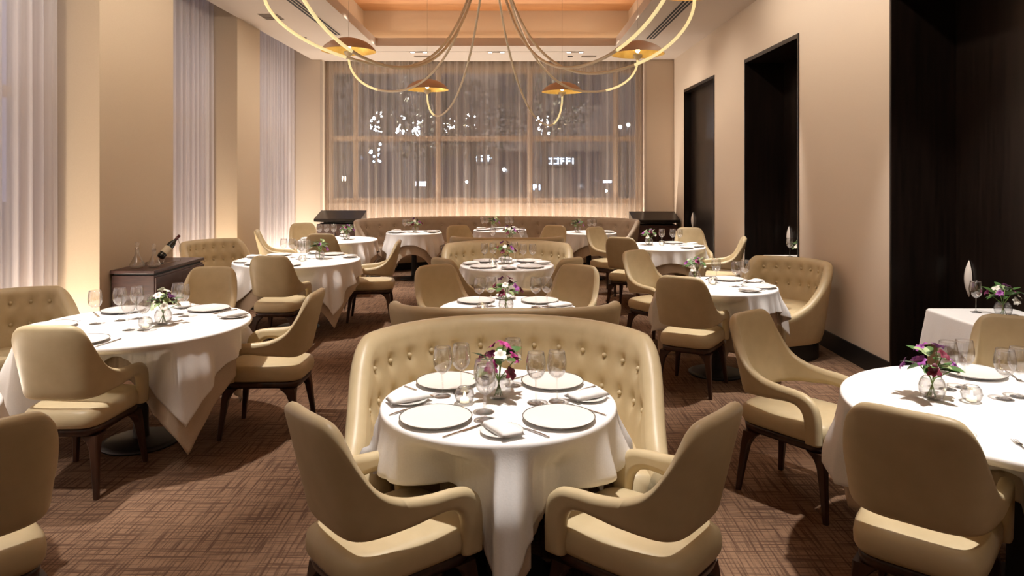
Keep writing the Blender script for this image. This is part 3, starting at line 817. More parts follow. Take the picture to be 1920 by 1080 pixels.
# chairs: position, heading (degrees, 0 = towards the doors, 90 = towards the far curtain)
CH = [
 (-0.437, 2.54, 41, 'cream leather armchair at the closest centre-aisle table, on its window side'),
 (0.43, 2.54, 139, 'cream leather armchair at the closest centre-aisle table, on its door side'),
 (-0.51, 5.79, -58, 'cream armchair beyond the second centre-aisle table, on its window side'),
 (0.38, 5.79, -122, 'cream armchair beyond the second centre-aisle table, on its door side'),
 (-0.43, 6.76, 42, 'armchair seen from behind at the third centre-aisle table, window side'),
 (0.29, 6.78, 138, 'armchair seen from behind at the third centre-aisle table, door side'),
 (-0.70, 10.45, -60, 'small distant armchair beyond the fourth centre-aisle table, window side'),
 (0.45, 10.45, -120, 'small distant armchair beyond the fourth centre-aisle table, door side'),
 (-1.90, 2.43, 140, 'armchair cut off by the left edge of the photo, seen from behind'),
 (-2.39, 3.95, 90, 'armchair seen from behind at the closest window-side table'),
 (-1.64, 4.73, 180, 'armchair in profile on the aisle side of the closest window-side table'),
 (-2.50, 5.62, -85, 'armchair facing out beyond the closest window-side table, beside the console'),
 (-2.32, 7.05, 90, 'armchair seen from behind at the middle window-side table'),
 (-1.68, 8.30, 185, 'armchair in profile on the aisle side of the middle window-side table'),
 (-2.52, 9.55, 90, 'armchair seen from behind at the farthest window-side table'),
 (-3.20, 10.95, -60, 'armchair facing out beyond the farthest window-side table'),
 (-3.28, 9.95, 15, 'armchair between the farthest window-side table and the curtain, side on'),
 (1.50, 2.58, 50, 'large armchair seen from behind at the closest door-side table'),
 (1.52, 3.76, -52, 'armchair angled outwards on the aisle side of the closest door-side table'),
 (2.58, 3.60, -120, 'armchair beyond the closest door-side table, partly hidden by its glasses'),
 (1.42, 5.66, 60, 'armchair seen from behind at the middle door-side table'),
 (1.42, 6.98, -52, 'armchair angled outwards beyond the middle door-side table'),
 (1.45, 8.98, 62, 'armchair seen from behind at the farthest door-side table'),
 (1.38, 10.15, -48, 'armchair angled outwards beyond the farthest door-side table, aisle side'),
 (2.50, 9.95, -95, 'armchair facing out beyond the farthest door-side table, near a dark door'),
 (2.52, 8.82, 165, 'armchair by the wall at the farthest door-side table, dark inside face showing'),
]
for c in CH: chair(*c)

UP = u_path(0.75, 0.73, 0.36)
UPW = u_path(0.74, 0.58, 0.30, 3.6)
GB = 'tufted booth seats'
booth('booth', -0.04, 3.26, -90, 'large curved tufted booth around the closest centre-aisle table', UP, GB)
booth('boothw', -0.06, 4.66, 90, 'booth facing away, back to back with the closest tufted booth', UPW, GB)
booth('booth', -0.08, 7.74, -90, 'curved tufted booth around the third centre-aisle table', UP, GB)
booth('boothw', -0.10, 9.22, 90, 'booth facing away behind the third centre-aisle booth', UPW, GB)
UPS = u_path(0.52, 0.54, 0.24)
booth('boothl', -3.36, 4.80, -18, 'tufted booth cut off by the left edge, below the first curtain', UPS, GB, ztop=0.87, zend=0.44, ramp=0.46, ramp1=0.85, zbase=0.16, bspace=0.15)
booth('boothl', -3.56, 8.72, -18, 'tufted booth half hidden behind the wine console', UPS, GB)
booth('boothr', 2.47, 6.75, 200, 'tufted booth against the wall between two dark doors', UPS, GB, ztop=0.87, zend=0.44, ramp=0.85, ramp1=0.42, zbase=0.16, bspace=0.15)
FB = cr([(-2.42, 11.45, 0), (-2.70, 11.85, 0), (-2.62, 12.45, 0), (-1.65, 13.0, 0), (-0.3, 13.16, 0), (1.05, 13.0, 0), (2.02, 12.45, 0), (2.10, 11.85, 0), (1.82, 11.45, 0)], 14)
FB = [(p.x, p.y + 0.0) for p in FB]
fb = make_booth('long_banquette', 'banquette', None, FB, 0.92, 0.62, 0.5, M['taupe'], bspace=0.30)
tag(fb, 'long curved taupe tufted banquette below the end curtain', 'banquette')

seed = 40
for k, (x, y, r, nm, rot) in TB.items():
    hh = r + (0.14 if k == 'L1' else 0.22 if k == 'T1' else 0.165)
    place('table_%.2f' % r, lambda: make_table(r), 'round dining table under the two cloths of %s' % nm, (x, y, 0), 0, 'cloth-covered dining tables')
    chs = [c for c in CHAIR_FOOT if (c[0] - x) ** 2 + (c[1] - y) ** 2 < (r + 0.55) ** 2]
    bts = [b for b in BOOTHS if (b[0] - x) ** 2 + (b[1] - y) ** 2 < 1.3]
    seed += 1
    cloth_obj('tablecloth', x, y, r, hh, R_(rot), M['cloth'], ZT, 'white upper tablecloth draped over %s' % nm, 'tablecloth', 'white tablecloths', seed, chairs=chs, booths=bts, loose=(k == 'T1'))
    cloth_obj('under_cloth', x, y, r - 0.012, r + (0.27 if k[0] != 'F' else 0.30), R_(rot + 4), M['under'], ZT - 0.004, 'taupe lower cloth below the white one on %s' % nm, 'tablecloth', 'taupe under cloths', seed + 100, inset=0.010, flare=0.04, ripple=0.009, gap=0.052, chairs=chs, booths=bts)
for k, (x, y, r, nm) in AT.items():
    place('table_sq', lambda: make_table(r - 0.01, True), 'small dining table under the cloths of %s' % nm, (x, y, 0), 0, 'cloth-covered dining tables')
    seed += 1
    cloth_obj('tablecloth', x, y, r, r + 0.20, 0, M['cloth'], ZT, 'white upper tablecloth draped over %s' % nm, 'tablecloth', 'white tablecloths', seed, square=True, flare=0.16, ripple=0.008)
    cloth_obj('under_cloth', x, y, r - 0.012, r + 0.62, 0, M['under'], ZT - 0.004, 'taupe lower cloth hanging under the white one on %s' % nm, 'tablecloth', 'taupe under cloths', seed + 100, square=True, inset=0.006, flare=0.03, ripple=0.010, maxdrop=0.6)

tb = {k: (v[0], v[1], v[2], v[3]) for k, v in list(TB.items()) + list(AT.items())}
setting(tb['T1'], (225, 315, 45, 135), [(-.24, .05), (-.165, .10), (.155, -.04), (.242, -.02), (-.045, -.24), (-.055, -.15), (.06, .20)], (0, .03), 'purple', (-.14, -.04))
setting(tb['T2'], (45, 135), [(-.20, .0), (-.12, .05), (.20, .02), (.28, .04)], (-.01, -.12), 'dusky', (-.17, -.17), cut=False)
setting(tb['T3'], (225, 315, 45, 135), [(-.24, .08), (-.15, .11), (.17, .05), (.27, .03), (.08, .2)], (-.02, .05), 'dusky', (-.15, -.03), cut=False, big=False)
setting(tb['T4'], (45, 135), [(-.2, -.02), (.2, -.02)], (.03, .1), 'dusky', None, cut=False, big=False)
setting(tb['L1'], (262, 193, 130, 62), [(-.28, -.02), (-.18, .08), (-.10, .14), (.03, -.20), (.12, -.20), (.10, .28), (.17, .21)], (.15, -.02), 'white', (.1, -.14), skip_side=(193,))
setting(tb['L2'], (205, 275, 130, 60), [(-.22, .2), (-.12, .18), (.0, .02), (.08, .08), (.06, -.07)], (.23, .05), 'green', (.1, -.16), cut=False, big=False)
setting(tb['L3'], (135, 225), [(-.3, .1), (-.2, .12), (-.1, .14)], (.12, .0), 'mixed', None, cut=False, big=False)
setting(tb['R1'], (75, 345, 255, 165)[:3], [(.02, .11), (.10, .14), (-.135, .25), (-.05, .27)], (-.28, .12), 'violet', (-.14, .08))
setting(tb['R2'], (58, 338, 200), [(.03, .11), (.14, -.09), (.25, .02)], (-.13, .22), 'mixed', (-.02, .03), skip_side=())
setting(tb['R3'], (58, 345), [(.02, .15), (.16, .12), (.25, .10)], (-.16, .10), 'mixed', (.0, .05), cut=False, big=False)
setting(tb['F1'], (200, 20), [(-.16, .05), (-.11, .12)], (.02, .0), 'dusky', None, cut=False, big=False)
setting(tb['F2'], (205, 335, 90), [(-.30, .08), (-.24, .14), (.12, .1), (.2, .12)], (-.1, .0), 'green', (.1, -.16), cut=False, big=False)
setting(tb['F3'], (20,), [(.02, .05), (.10, .07)], (-.18, .0), 'green', None, cut=False, big=False)
def alcove_set(k, bq):
    x, y, r, nm = tb[k]
    place('glass', make_glass, 'clear wine glass on %s' % nm, (x - .04, y + .16, ZT), 0, 'wine glasses')
    place('vase', make_vase, 'small round glass flower vase on %s' % nm, (x + .05, y + .02, ZT), 0, 'flower vases')
    place('bq_' + bq, BQ[bq], '%s in the vase on %s' % (BQ_WORD[bq], nm), (x + .05, y + .02, ZT), 0.5, 'table flowers')
alcove_set('A3', 'mixed'); alcove_set('A2', 'green')

# ------------------------------------------------------------------ console with bottle and decanters
t = thing('wine_console', 'dark mahogany console against the window pier, holding a wine bottle', 'console', (-3.655, 7.32, 0))
boxes('body', [((-0.205, -0.53, 0.06), (0.205, 0.53, 0.725))], M['console'], t, 0.004)
boxes('top', [((-0.215, -0.545, 0.745), (0.215, 0.545, 0.775))], M['console'], t, 0.004)
boxes('shadow_gap', [((-0.19, -0.51, 0.725), (0.19, 0.51, 0.745))], M['black'], t)
boxes('plinth', [((-0.18, -0.50, 0.0), (0.18, 0.50, 0.06))], M['black'], t)
for s in (-1, 1):
    d = boxes('door', [((0.205, -0.262 + s * 0.263, 0.08), (0.222, 0.262 + s * 0.263, 0.705))], M['console'], t, 0.003)
    boxes('handle', [((0.222, -s * 0.03 + s * 0.0 - 0.006 + s * 0.06, 0.36), (0.232, -s * 0.03 + 0.006 + s * 0.06, 0.46))], M['black'], d)
# tilted bottle resting in a wire cradle
bt = thing('wine_bottle', 'dark wine bottle with a pale label tilted in a wire cradle', 'bottle', (-3.66, 7.32, 0.775 + 0.062))
prof = [(0.0005, 0.0), (0.030, 0.0), (0.037, 0.006), (0.038, 0.02), (0.038, 0.17), (0.034, 0.195), (0.020, 0.222), (0.0145, 0.24), (0.0140, 0.29), (0.0155, 0.292), (0.0155, 0.303), (0.0005, 0.303)]
lathe_obj('body', prof, M['bottle'], bt, 32)
lb = lathe_obj('label', [(0.0384, 0.055), (0.0386, 0.056), (0.0386, 0.135), (0.0384, 0.136)], M['label'], bt, 32); lb['label'] = 'pale paper label'
lathe_obj('foil', [(0.0150, 0.243), (0.0146, 0.29), (0.0162, 0.292), (0.0162, 0.304), (0.0005, 0.3045)], M['foil'], bt, 20)
bt.rotation_euler = (R_(-38), R_(28), 0)
ck = thing('bottle_cradle', 'thin wire cradle holding the wine bottle on the console', 'bottle stand', (-3.66, 7.32, 0.775))
ax = Matrix.Rotation(R_(28), 3, 'Y') @ Matrix.Rotation(R_(-38), 3, 'X'); 
axv = bt.rotation_euler.to_matrix() @ Vector((0, 0, 1)); axv.normalize(); off = Vector((0, 0, 0.062))
def ring_pts(c, ax_, r, n=24):
    u = ax_.cross(Vector((0, 0, 1))).normalized(); w_ = ax_.cross(u)
    return [c + u * (r * cos(2 * pi * k / n)) + w_ * (r * sin(2 * pi * k / n)) for k in range(n + 1)]
c1 = off + axv * 0.03; c2 = off + axv * 0.265
tube('lower_ring', ring_pts(c1, axv, 0.0425), 0.0022, M['steel'], ck, 6)
tube('neck_ring', ring_pts(c2, axv, 0.019), 0.0022, M['steel'], ck, 6)
lowpt = min(ring_pts(c1, axv, 0.0425), key=lambda p: p.z); npt = min(ring_pts(c2, axv, 0.019), key=lambda p: p.z)
tube('strut', [npt, npt + Vector((0.012, 0.02, -0.06)), Vector((npt.x + 0.01, npt.y + 0.03, 0.003)), Vector((0.03, 0.0, 0.003)), lowpt], 0.0025, M['steel'], ck, 6)
lathe_obj('foot', [(0.0005, 0.0), (0.035, 0.0), (0.035, 0.006), (0.0005, 0.008)], M['black'], ck, 24)
for i, (dx, dy, sc, lab) in enumerate(((-0.06, -0.34, 1.0, 'tall clear glass decanter on the console, nearer the window pier'), (0.07, -0.27, 0.9, 'shorter clear glass decanter on the console, nearer the bottle'))):
    d = thing('decanter', lab, 'decanter', (-3.655 + dx, 7.32 + dy, 0.775), 0, 'glass decanters'); d.scale = (sc,) * 3
    lathe_obj('bowl', [(0.0005, 0.002), (0.05, 0.0), (0.072, 0.015), (0.07, 0.035), (0.045, 0.08), (0.022, 0.13), (0.017, 0.17), (0.024, 0.20), (0.0225, 0.20), (0.0155, 0.17), (0.0205, 0.13), (0.0435, 0.08), (0.0685, 0.035), (0.07, 0.016), (0.048, 0.004), (0.0005, 0.006)], M['glass'], d, 32)
    lathe_obj('stopper', [(0.0005, 0.165), (0.013, 0.17), (0.015, 0.20), (0.010, 0.208), (0.021, 0.232), (0.017, 0.252), (0.0005, 0.258)], M['glass'], d, 20)

# service cabinets with sloped lids
def station(x0, x1, y0, y1, label, zf, zb):
    t = thing('service_cabinet', label, 'cabinet', ((x0 + x1) / 2, (y0 + y1) / 2, 0), 0, 'black service cabinets'); hx, hy = (x1 - x0) / 2, (y1 - y0) / 2
    boxes('body', [((-hx + 0.04, -hy + 0.05, 0.05), (hx - 0.04, hy, zf - 0.10))], M['console'], t, 0.004)
    boxes('plinth', [((-hx + 0.07, -hy + 0.09, 0), (hx - 0.07, hy - 0.03, 0.05))], M['black'], t)
    v = [(-hx, -hy, zf - 0.05), (hx, -hy, zf - 0.05), (hx, hy, zf - 0.10), (-hx, hy, zf - 0.10), (-hx, -hy, zf), (hx, -hy, zf), (hx, hy, zb), (-hx, hy, zb)]
    pydata('sloped_lid', v, [(3, 2, 1, 0), (4, 5, 6, 7), (0, 1, 5, 4), (1, 2, 6, 5), (2, 3, 7, 6), (3, 0, 4, 7)], M['ebony'], t, False)
    for s in (-1, 1):
        d = boxes('door', [((-hx / 2 + 0.023 + s * (hx / 2 - 0.022), -hy + 0.033, 0.08), (hx / 2 - 0.023 + s * (hx / 2 - 0.022), -hy + 0.05, zf - 0.13))], M['console'], t, 0.002)
        boxes('handle', [((-s * 0.0 - 0.004 + s * 0.04, -hy + 0.022, 0.50), (0.004 + s * 0.04, -hy + 0.033, 0.62))], M['black'], d)
station(-3.66, -2.80, 12.92, 13.42, 'black service cabinet in the corner by the last side curtain', 0.88, 1.01)
station(2.16, 3.02, 12.92, 13.42, 'black service cabinet in the corner beside the last dark door', 0.86, 0.99)

# ------------------------------------------------------------------ chandelier
ch = thing('chandelier', 'sprawling chandelier of drooping cream tubes ending in gold-lined domes', 'chandelier', (-0.25, 7.0, 0))
HZ = 4.30; HC = Vector((0, 0, 0))
lathe_obj('canopy', [(0.0005, 4.549), (0.30, 4.549), (0.30, 4.53), (0.06, 4.50), (0.045, 4.30), (0.12, 4.28), (0.12, 4.2), (0.0005, 4.19)], M['dome'], ch, 32)
# x, y (world), rim height, how far the tube drops, lowest point fraction
ARMS = [(-1.91, 8.16, 3.11, 2.60, 0.38), (-1.27, 10.3, 2.92, 2.47, 0.28), (0.72, 10.75, 2.94, 2.36, 0.30), (1.43, 8.25, 3.09, 2.60, 0.40),
        (-1.93, 5.45, 3.16, 2.64, 0.50), (-1.45, 4.5, 3.25, 2.53, 0.38), (1.42, 5.6, 3.14, 2.575, 0.40), (1.05, 4.4, 3.25, 2.53, 0.40)]
for (x, y, zr, zl_, fr) in ARMS:
    d = Vector((x + 0.25, y - 7.0, 0)); u = d.normalized(); dist = d.length
    sc = 0.31
    sh = lathe_obj('lamp_shade', [(sc, zr), (sc * 0.97, zr + 0.022), (sc * 0.86, zr + 0.062), (sc * 0.66, zr + 0.105), (sc * 0.38, zr + 0.14), (sc * 0.16, zr + 0.155), (0.0005, zr + 0.158)], M['dome'], ch, 48, (d.x, d.y, 0)); sh['label'] = 'shallow brown dome shade'
    inn = lathe_obj('gold_lining', [(sc - 0.001, zr + 0.001), (sc * 0.965, zr + 0.018), (sc * 0.85, zr + 0.056), (sc * 0.65, zr + 0.099), (sc * 0.37, zr + 0.134), (0.0005, zr + 0.150)], M['gold'], sh, 48, (d.x, d.y, 0))
    lathe_obj('socket', [(0.014, zr - 0.07), (0.055, zr - 0.02), (0.05, zr + 0.0), (0.0005, zr + 0.004)], M['tube'], sh, 16, (d.x, d.y, 0))
    bm = bmesh.new(); bmesh.ops.create_uvsphere(bm, u_segments=14, v_segments=8, radius=0.026); me = bpy.data.meshes.new('bulb'); bm.to_mesh(me); bm.free()
    b_ = link('bulb', me, M['bulb'], sh); b_.location = (d.x, d.y, zr + 0.045)
    tube('suspension_wire', [(d.x, d.y, zr + 0.158), (d.x, d.y, (zr + ZC) / 2), (d.x, d.y, ZC + (0.66 if TX0 - g < x < TX1 + g and y > TY0 else 0))], 0.0018, M['wire'], ch, 5)
    # tube: down from the dome, through its low point, up to the canopy
    low = u * (dist * (1 - fr)); hub = u * 0.07 + Vector((0, 0, 4.23))
    P = [Vector((d.x, d.y, zr - 0.06))]
    A = P[0]; Bp = low + Vector((0, 0, zl_)); pts = []
    for i in range(17):
        t_ = pi / 2 * i / 16; pts.append(A + (Bp - A).project(u) * (1 - cos(t_)) + Vector((0, 0, (Bp.z - A.z) * sin(t_))))
    for i in range(1, 31):
        t_ = i / 30; h_ = t_ * t_ * (0.75 + 0.25 * t_)
        horiz = Bp + (hub - Bp).project(u) * (1 - (1 - t_) ** 1.35); pts.append(Vector((horiz.x, horiz.y, Bp.z + (hub.z - Bp.z) * h_)))
    tl = tube('tube', pts[:13], 0.0125, M['tube_painted_light'], ch, 10); tl['label'] = 'lower length of tube with dome lamplight painted in'
    tube('tube', pts[12:], 0.0125, M['tube'], ch, 10)

# ------------------------------------------------------------------ the street beyond the curtain
struct(boxes('street', [((-40, 14.6, -0.6), (40, 60, -0.5)), ((-40, -6, -0.6), (-5.0, 14.6, -0.5))], M['asphalt']))
bd = thing('street_building', 'dim stone building across the street behind the curtain', 'building', (0, 31, -0.5))
boxes('facade', [((-22, 0, 0), (22, 2, 14))], M['facade'], bd)
rnd = random.Random(5)
for i in range(11):
    for j in range(2):
        x = -15 + i * 3.0
        wn = boxes('window', [((x - 0.75, -0.04, 1.2 + j * 4.0), (x + 0.75, 0.0, 3.2 + j * 4.0))], M['carglass'], bd)
def sign(px0, px1, py, Y, m, label, seed, h=0.26):
    x0 = (px0 - 965) * Y / 1330; x1 = (px1 - 965) * Y / 1330; z = 1.7 - (py - 326) * Y / 1330
    t = thing('shop_sign', label, 'sign', (x0, Y, z), 0, 'lit shop signs'); r_ = random.Random(seed); x = 0
    bk = boxes('backing', [((-0.15, 0.05, -h * 0.8), (x1 - x0 + 0.15, 0.12, h * 0.9))], M['black'], t)
    while x < x1 - x0 - 0.05:
        w_ = r_.uniform(0.12, 0.22); k = r_.randint(0, 3); st = 0.05; b_ = []
        if k in (0, 1, 3): b_.append(((x, 0, -h / 2), (x + st, 0.05, h / 2)))
        if k in (0, 2): b_.append(((x + w_ - st, 0, -h / 2), (x + w_, 0.05, h / 2)))
        if k != 3: b_.append(((x, 0, h / 2 - st), (x + w_, 0.05, h / 2)))
        if k == 2: b_.append(((x, 0, -h / 2), (x + w_, 0.05, -h / 2 + st)))
        if k in (1, 0): b_.append(((x, 0, -st / 2), (x + w_, 0.05, st / 2)))
        boxes('letter', b_, M[m], t); x += w_ + 0.09
sign(882, 921, 297, 30.7, 'signb', 'short blue-white lit sign across the street, above the banquette centre', 1)
sign(1016, 1086, 302, 30.7, 'signb', 'longer blue-white lit sign across the street', 2)
sign(1000, 1022, 351, 29.5, 'signb', 'small low blue sign across the street', 3, 0.22)
sign(636, 652, 335, 30.7, 'signw', 'faint warm sign across the street behind a tree', 4, 0.2)
def street_lamp(px_, py_, Y, rr, label, m='lampw'):
    x = (px_ - 965) * Y / 1330; z = 1.7 - (py_ - 326) * Y / 1330
    t = thing('street_lamp', label, 'street lamp', (x, Y, -0.5), 0, 'street lamps')
    r_ = random.Random(int(px_)); big = rr > 0.16
    spots_ = [(r_.uniform(-1, 1) * rr * 1.1, r_.uniform(-.5, .5) * rr, r_.uniform(-1.2, 2.6) * rr, rr * r_.uniform(0.14, 0.30)) for _ in range(14)] if big else [(0, 0, 0, rr * 0.7)]  # big lamps: scattered glowing balls added to imitate lamplight broken by leaves
    if px_ == 782: spots_.append((0, -0.2, 0, 0.16))
    for (a_, b2, c_, rad_) in spots_:
        bm = bmesh.new(); bmesh.ops.create_uvsphere(bm, u_segments=10, v_segments=7, radius=rad_); me = bpy.data.meshes.new('globe_or_leaf_glint'); bm.to_mesh(me); bm.free()
        o = link('globe_or_leaf_glint', me, M[m], t); o.location = (a_, b2, z + 0.5 + c_)
    tube('post', [(0, 0.12, 0), (0, 0.12, z + 0.3), (0, 0.05, z + 0.5 - rr * 0.6)], 0.05, M['black'], t, 8)
for a in ((782, 247, 26, 0.17, 'brightest street lamp behind the curtain, star-like'), (705, 238, 27, 0.22, 'street lamp glowing through leaves, nearest the window wall'), (752, 240, 28, 0.18, 'street lamp glowing through leaves beside the brightest lamp'),
          (843, 236, 27, 0.20, 'street lamp glowing through leaves, past the brightest lamp'), (884, 238, 28, 0.20, 'street lamp glowing through leaves, above the short blue sign'), (1018, 240, 26, 0.20, 'street lamp above the longer blue sign'),
          (1163, 238, 28, 0.10, 'small street lamp high by the curtain edge, first of two'), (1178, 234, 28, 0.10, 'small street lamp high by the curtain edge, second of two'), (702, 294, 28, 0.20, 'low blue street light behind leaves', 'signb'),
          (875, 341, 26, 0.07, 'tiny low light near the parked car'), (1137, 358, 26, 0.06, 'tiny low light near the curtain edge'), (945, 318, 28, 0.09, 'small light between the two blue signs'), (617, 290, 28, 0.10, 'small blue light by the curtain side near the windows', 'signb')):
    street_lamp(*a)
for (px0, px1, py0, py1, Y, lab) in ((779, 808, 340, 349, 29, 'blue-white lit shop window across the street'), (1131, 1147, 338, 343, 29, 'thin white lit strip across the street'), (1195, 1199, 220, 256, 29, 'thin tall white light strip at the curtain edge'), (1192, 1196, 300, 345, 29.6, 'tall violet light panel at the curtain edge')):
    x0, x1 = [(p - 965) * Y / 1330 for p in (px0, px1)]; z1, z0 = [1.7 - (p - 326) * Y / 1330 for p in (py0, py1)]
    t = thing('light_panel', lab, 'light panel', (x0, Y, -0.5), 0, 'lit panels across the street')
    boxes('panel', [((0, 0, z0 + 0.5), (x1 - x0, 0.06, z1 + 0.5))], M['winlit'] if px0 != 1195 else M['signb'], t)
    boxes('post', [((0, 0.06, 0), (0.05, 0.1, z1 + 0.5))], M['black'], t)
def tree(x, y, h, cr_, seed, label):
    t = thing('street_tree', label, 'tree', (x, y, -0.5), 0, 'street trees'); r_ = random.Random(seed)
    tube('trunk', [(0, 0, 0), (0.05, 0.03, h * 0.35), (-0.03, 0.06, h * 0.75)], lambda u: 0.14 - 0.08 * u, M['bark'], t, 8)
    v = []; f = []
    for k in range(1500):
        while True:
            p = Vector((r_.uniform(-1, 1), r_.uniform(-1, 1), r_.uniform(-1, 1)))
            if 0.2 < p.length < 1: break
        c = Vector((p.x * cr_, p.y * cr_ * 0.8, h * 0.72 + p.z * cr_ * 0.95)); s = r_.uniform(0.05, 0.10)
        a = Vector((r_.uniform(-1, 1), r_.uniform(-1, 1), r_.uniform(-1, 1))).normalized(); b = a.orthogonal().normalized()
        i = len(v); v += [c - a * s, c + b * s * .6, c + a * s, c - b * s * .6]; f.append((i, i + 1, i + 2, i + 3))
    pydata('foliage', v, f, M['foliage'], t, False, False)
for i, a in enumerate(((-5.0, 19.9, 6.0, 1.9, 1, 'leafy street tree in front of the lamps nearest the window wall'), (-2.9, 23.6, 5.6, 1.7, 2, 'leafy street tree in front of the brightest lamp'), (-1.2, 20.3, 5.2, 1.3, 3, 'leafy street tree above the short blue sign'), (1.0, 23.6, 6.5, 1.7, 4, 'leafy street tree beside the longer blue sign'))): tree(*a)
def car(x, y, L, m, label):
    t = thing('parked_car', label, 'car', (x, y, -0.5), 0, 'cars parked in the street')
    def prism(name, prof, w0, w1, mm, par):
        v = [(p[0], w0, p[1]) for p in prof] + [(p[0], w1, p[1]) for p in prof]; n = len(prof)
        f = [tuple(range(n)), tuple(range(n, 2 * n))[::-1]] + [(i, (i + 1) % n, (i + 1) % n + n, i + n) for i in range(n)]
        return pydata(name, v, f, mm, par, False)
    h = L / 2
    prism('body', [(-h, .3), (h, .3), (h, .75), (h * .95, .85), (h * .5, .95), (-h * .75, .98), (-h, .85)], -0.85, 0.85, M[m], t)
    cb = prism('cabin', [(-h * .78, .96), (h * .48, .94), (h * .18, 1.45), (-h * .1, 1.52), (-h * .55, 1.42)], -0.72, 0.72, M[m], t)
    prism('side_window', [(-h * .66, 1.0), (h * .38, .98), (h * .14, 1.38), (-h * .1, 1.44), (-h * .5, 1.36)], -0.735, -0.725, M['carglass'], cb)
    for s in (-1, 1):
        for sy in (-1, 1):
            w_ = lathe_obj('wheel', [(0.0005, -0.09), (0.28, -0.09), (0.31, -0.06), (0.31, 0.06), (0.28, 0.09), (0.0005, 0.09)], M['rubber'], t, 24)
            w_.rotation_euler = (pi / 2, 0, 0); w_.location = (s * h * .62, sy * 0.78, 0.31)
car(-1.0, 18.0, 3.5, 'car', 'dark car parked behind the curtain near the centre')
car(-4.75, 17.8, 3.5, 'car', 'dark car parked behind the curtain near the window wall')

# ------------------------------------------------------------------ lights
def spot(x, y, z, tx, ty, tz, e, ang=50, blend=0.6, col=(1, 0.83, 0.62), rad=0.05):
    l = bpy.data.lights.new('downlight', 'SPOT'); l.energy = e; l.spot_size = R_(ang); l.spot_blend = blend; l.color = col; l.shadow_soft_size = rad
    o = bpy.data.objects.new('downlight', l); COL.objects.link(o); o.location = (x, y, z)
    o.rotation_euler = (Vector((tx, ty, tz)) - Vector((x, y, z))).to_track_quat('-Z', 'Y').to_euler(); return o
def area(x, y, z, tx, ty, tz, e, sx, sy, col):
    l = bpy.data.lights.new('area_light', 'AREA'); l.shape = 'RECTANGLE'; l.size = sx; l.size_y = sy; l.energy = e; l.color = col
    o = bpy.data.objects.new('area_light', l); COL.objects.link(o); o.location = (x, y, z)
    d_ = (Vector((tx, ty, tz)) - Vector((x, y, z))).normalized()
    ax_ = Vector((0, 1, 0)) if abs(d_.y) < 1e-6 and abs(d_.x) > 1e-6 else Vector((1, 0, 0))   # long side along the wall it washes
    zc_ = -d_; yc_ = zc_.cross(ax_).normalized(); xc_ = yc_.cross(zc_)
    o.rotation_euler = Matrix((xc_, yc_, zc_)).transposed().to_euler(); return o
def point(x, y, z, e, rad, col):
    l = bpy.data.lights.new('lamp', 'POINT'); l.energy = e; l.shadow_soft_size = rad; l.color = col
    o = bpy.data.objects.new('lamp', l); COL.objects.link(o); o.location = (x, y, z); return o
WARM = (1, 0.89, 0.765); COOL = (1, 0.94, 0.885)
E = 560
for k, sx in (('L0', -2.80), ('L1', -2.80), ('L2', -2.80), ('L3', -2.80), ('R1', 2.19), ('R2', 2.19), ('R3', 2.19)):
    x, y, r, nm, rot = TB[k]; spot(sx, y - 0.3, ZC - 0.03, x, y, 0.75, E * (0.75 if k == 'L0' else 1), 46, 0.75, COOL)
for k in ('T1', 'T2', 'T3', 'T4'):
    x, y, r, nm, rot = TB[k]; spot(x, y - 0.25, TZ - 0.03, x, y, 0.75, E * 1.25, 34, 0.75, COOL)
for k, sx in (('F1', -1.72), ('F2', -0.33), ('F3', 1.08)):
    x, y, r, nm, rot = TB[k]; spot(sx, 12.70, ZC - 0.03, x, y, 0.75, E * 0.9, 36, 0.7, COOL)
for k in ('A3', 'A2'):
    x, y, r, nm = AT[k]; spot(2.19, y, ZC - 0.03, x + 0.1, y + 0.4, 0.8, E * 0.5, 46, 0.7, COOL)
# unseen fill spots added at the entrance end to brighten the room
for x in (-2.8, 2.19):
    for y in (0.6, -1.4): spot(x, y, ZC - 0.03, x * 0.8, y + 0.8, 0, 30, 95, 0.8, WARM)
spot(-0.3, -0.6, ZC - 0.03, -0.2, 1.2, 0, 20, 100, 0.8, WARM)
area(2.19, 5.9, ZC - 0.012, 3.3, 5.9, 2.2, 62, 5.2, 0.10, WARM)  # unseen strips added to wash both side walls with light
area(-2.80, 5.9, ZC - 0.012, -4.1, 5.9, 2.2, 62, 5.2, 0.10, WARM)
for y in (10.0, 11.9):  # unseen spots added to wash the farther side walls
    spot(1.50, y, ZC - 0.03, 3.2, y, 1.2, 75, 120, 1.0, WARM, 0.12)
    spot(-2.15, y, ZC - 0.03, -4.05, y, 1.2, 75, 120, 1.0, WARM, 0.12)
# chandelier lamps
for (x, y, zr, a_, b_) in ARMS: point(x, y, zr + 0.01, 9, 0.03, (1, 0.74, 0.40))
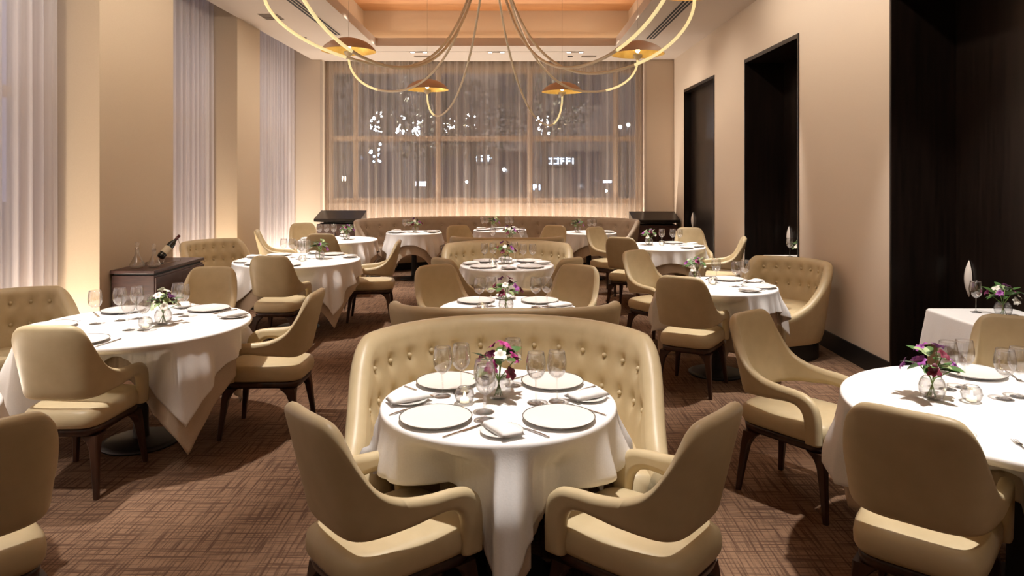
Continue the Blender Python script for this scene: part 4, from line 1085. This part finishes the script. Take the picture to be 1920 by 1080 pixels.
# cove: strips behind the lip, lighting the raised ceiling
for s, X in ((-1, TX0 - 0.13), (1, TX1 + 0.13)):
    area(X, (TY0 + TY1) / 2, ZC + 0.17, X - s * 1.0, (TY0 + TY1) / 2, TZ + 0.3, 14, 10.4, 0.04, (1, 0.78, 0.54))
area((TX0 + TX1) / 2, TY1 + 0.13, ZC + 0.17, (TX0 + TX1) / 2, TY1 - 0.6, TZ + 0.3, 7, 3.6, 0.04, (1, 0.78, 0.54))
# curtain foot lights
area(-0.6, 13.70, 0.05, -0.6, 13.84, 1.0, 190, 6.0, 0.06, (1, 0.88, 0.76))
for a, b in ((2.1, 6.5), (8.15, 9.85), (10.9, 13.4)):
    o = area(-4.06, (a + b) / 2, 0.04, -4.16, (a + b) / 2, 1.0, 22 * (b - a), 0.06, 0.06, (1, 0.86, 0.70)); o.data.size = 0.06; o.data.size_y = b - a
    o.rotation_euler = (0, R_(180 - 6), 0)
# street light
point(-3.5, 25, 4.2, 650, 0.3, (1.0, 0.86, 0.70)); point(2.5, 25, 4.5, 500, 0.3, (1.0, 0.86, 0.70))

wd = bpy.data.worlds.new('dusk'); scene.world = wd; wd.use_nodes = True
bg = wd.node_tree.nodes['Background']; bg.inputs[0].default_value = (0.36, 0.37, 0.56, 1); bg.inputs[1].default_value = 0.9

# ------------------------------------------------------------------ camera and view
cam = bpy.data.cameras.new('camera'); co = bpy.data.objects.new('camera', cam); COL.objects.link(co)
co.location = (0, 0, 1.7); co.rotation_euler = (pi / 2, 0, 0)
cam.sensor_width = 36; cam.lens = 1330 / 1920 * 36; cam.shift_x = -5 / 1920; cam.shift_y = -214 / 1920; cam.clip_end = 200
scene.camera = co
vs = scene.view_settings; vs.view_transform = 'Standard'; vs.look = 'None'; vs.exposure = 0.22; vs.gamma = 1.0; vs.use_curve_mapping = False
cy = scene.cycles
cy.use_denoising = True; cy.max_bounces = 7; cy.diffuse_bounces = 4; cy.glossy_bounces = 3; cy.transmission_bounces = 4; cy.transparent_max_bounces = 20
cy.sample_clamp_indirect = 6.0; cy.caustics_reflective = False; cy.caustics_refractive = False
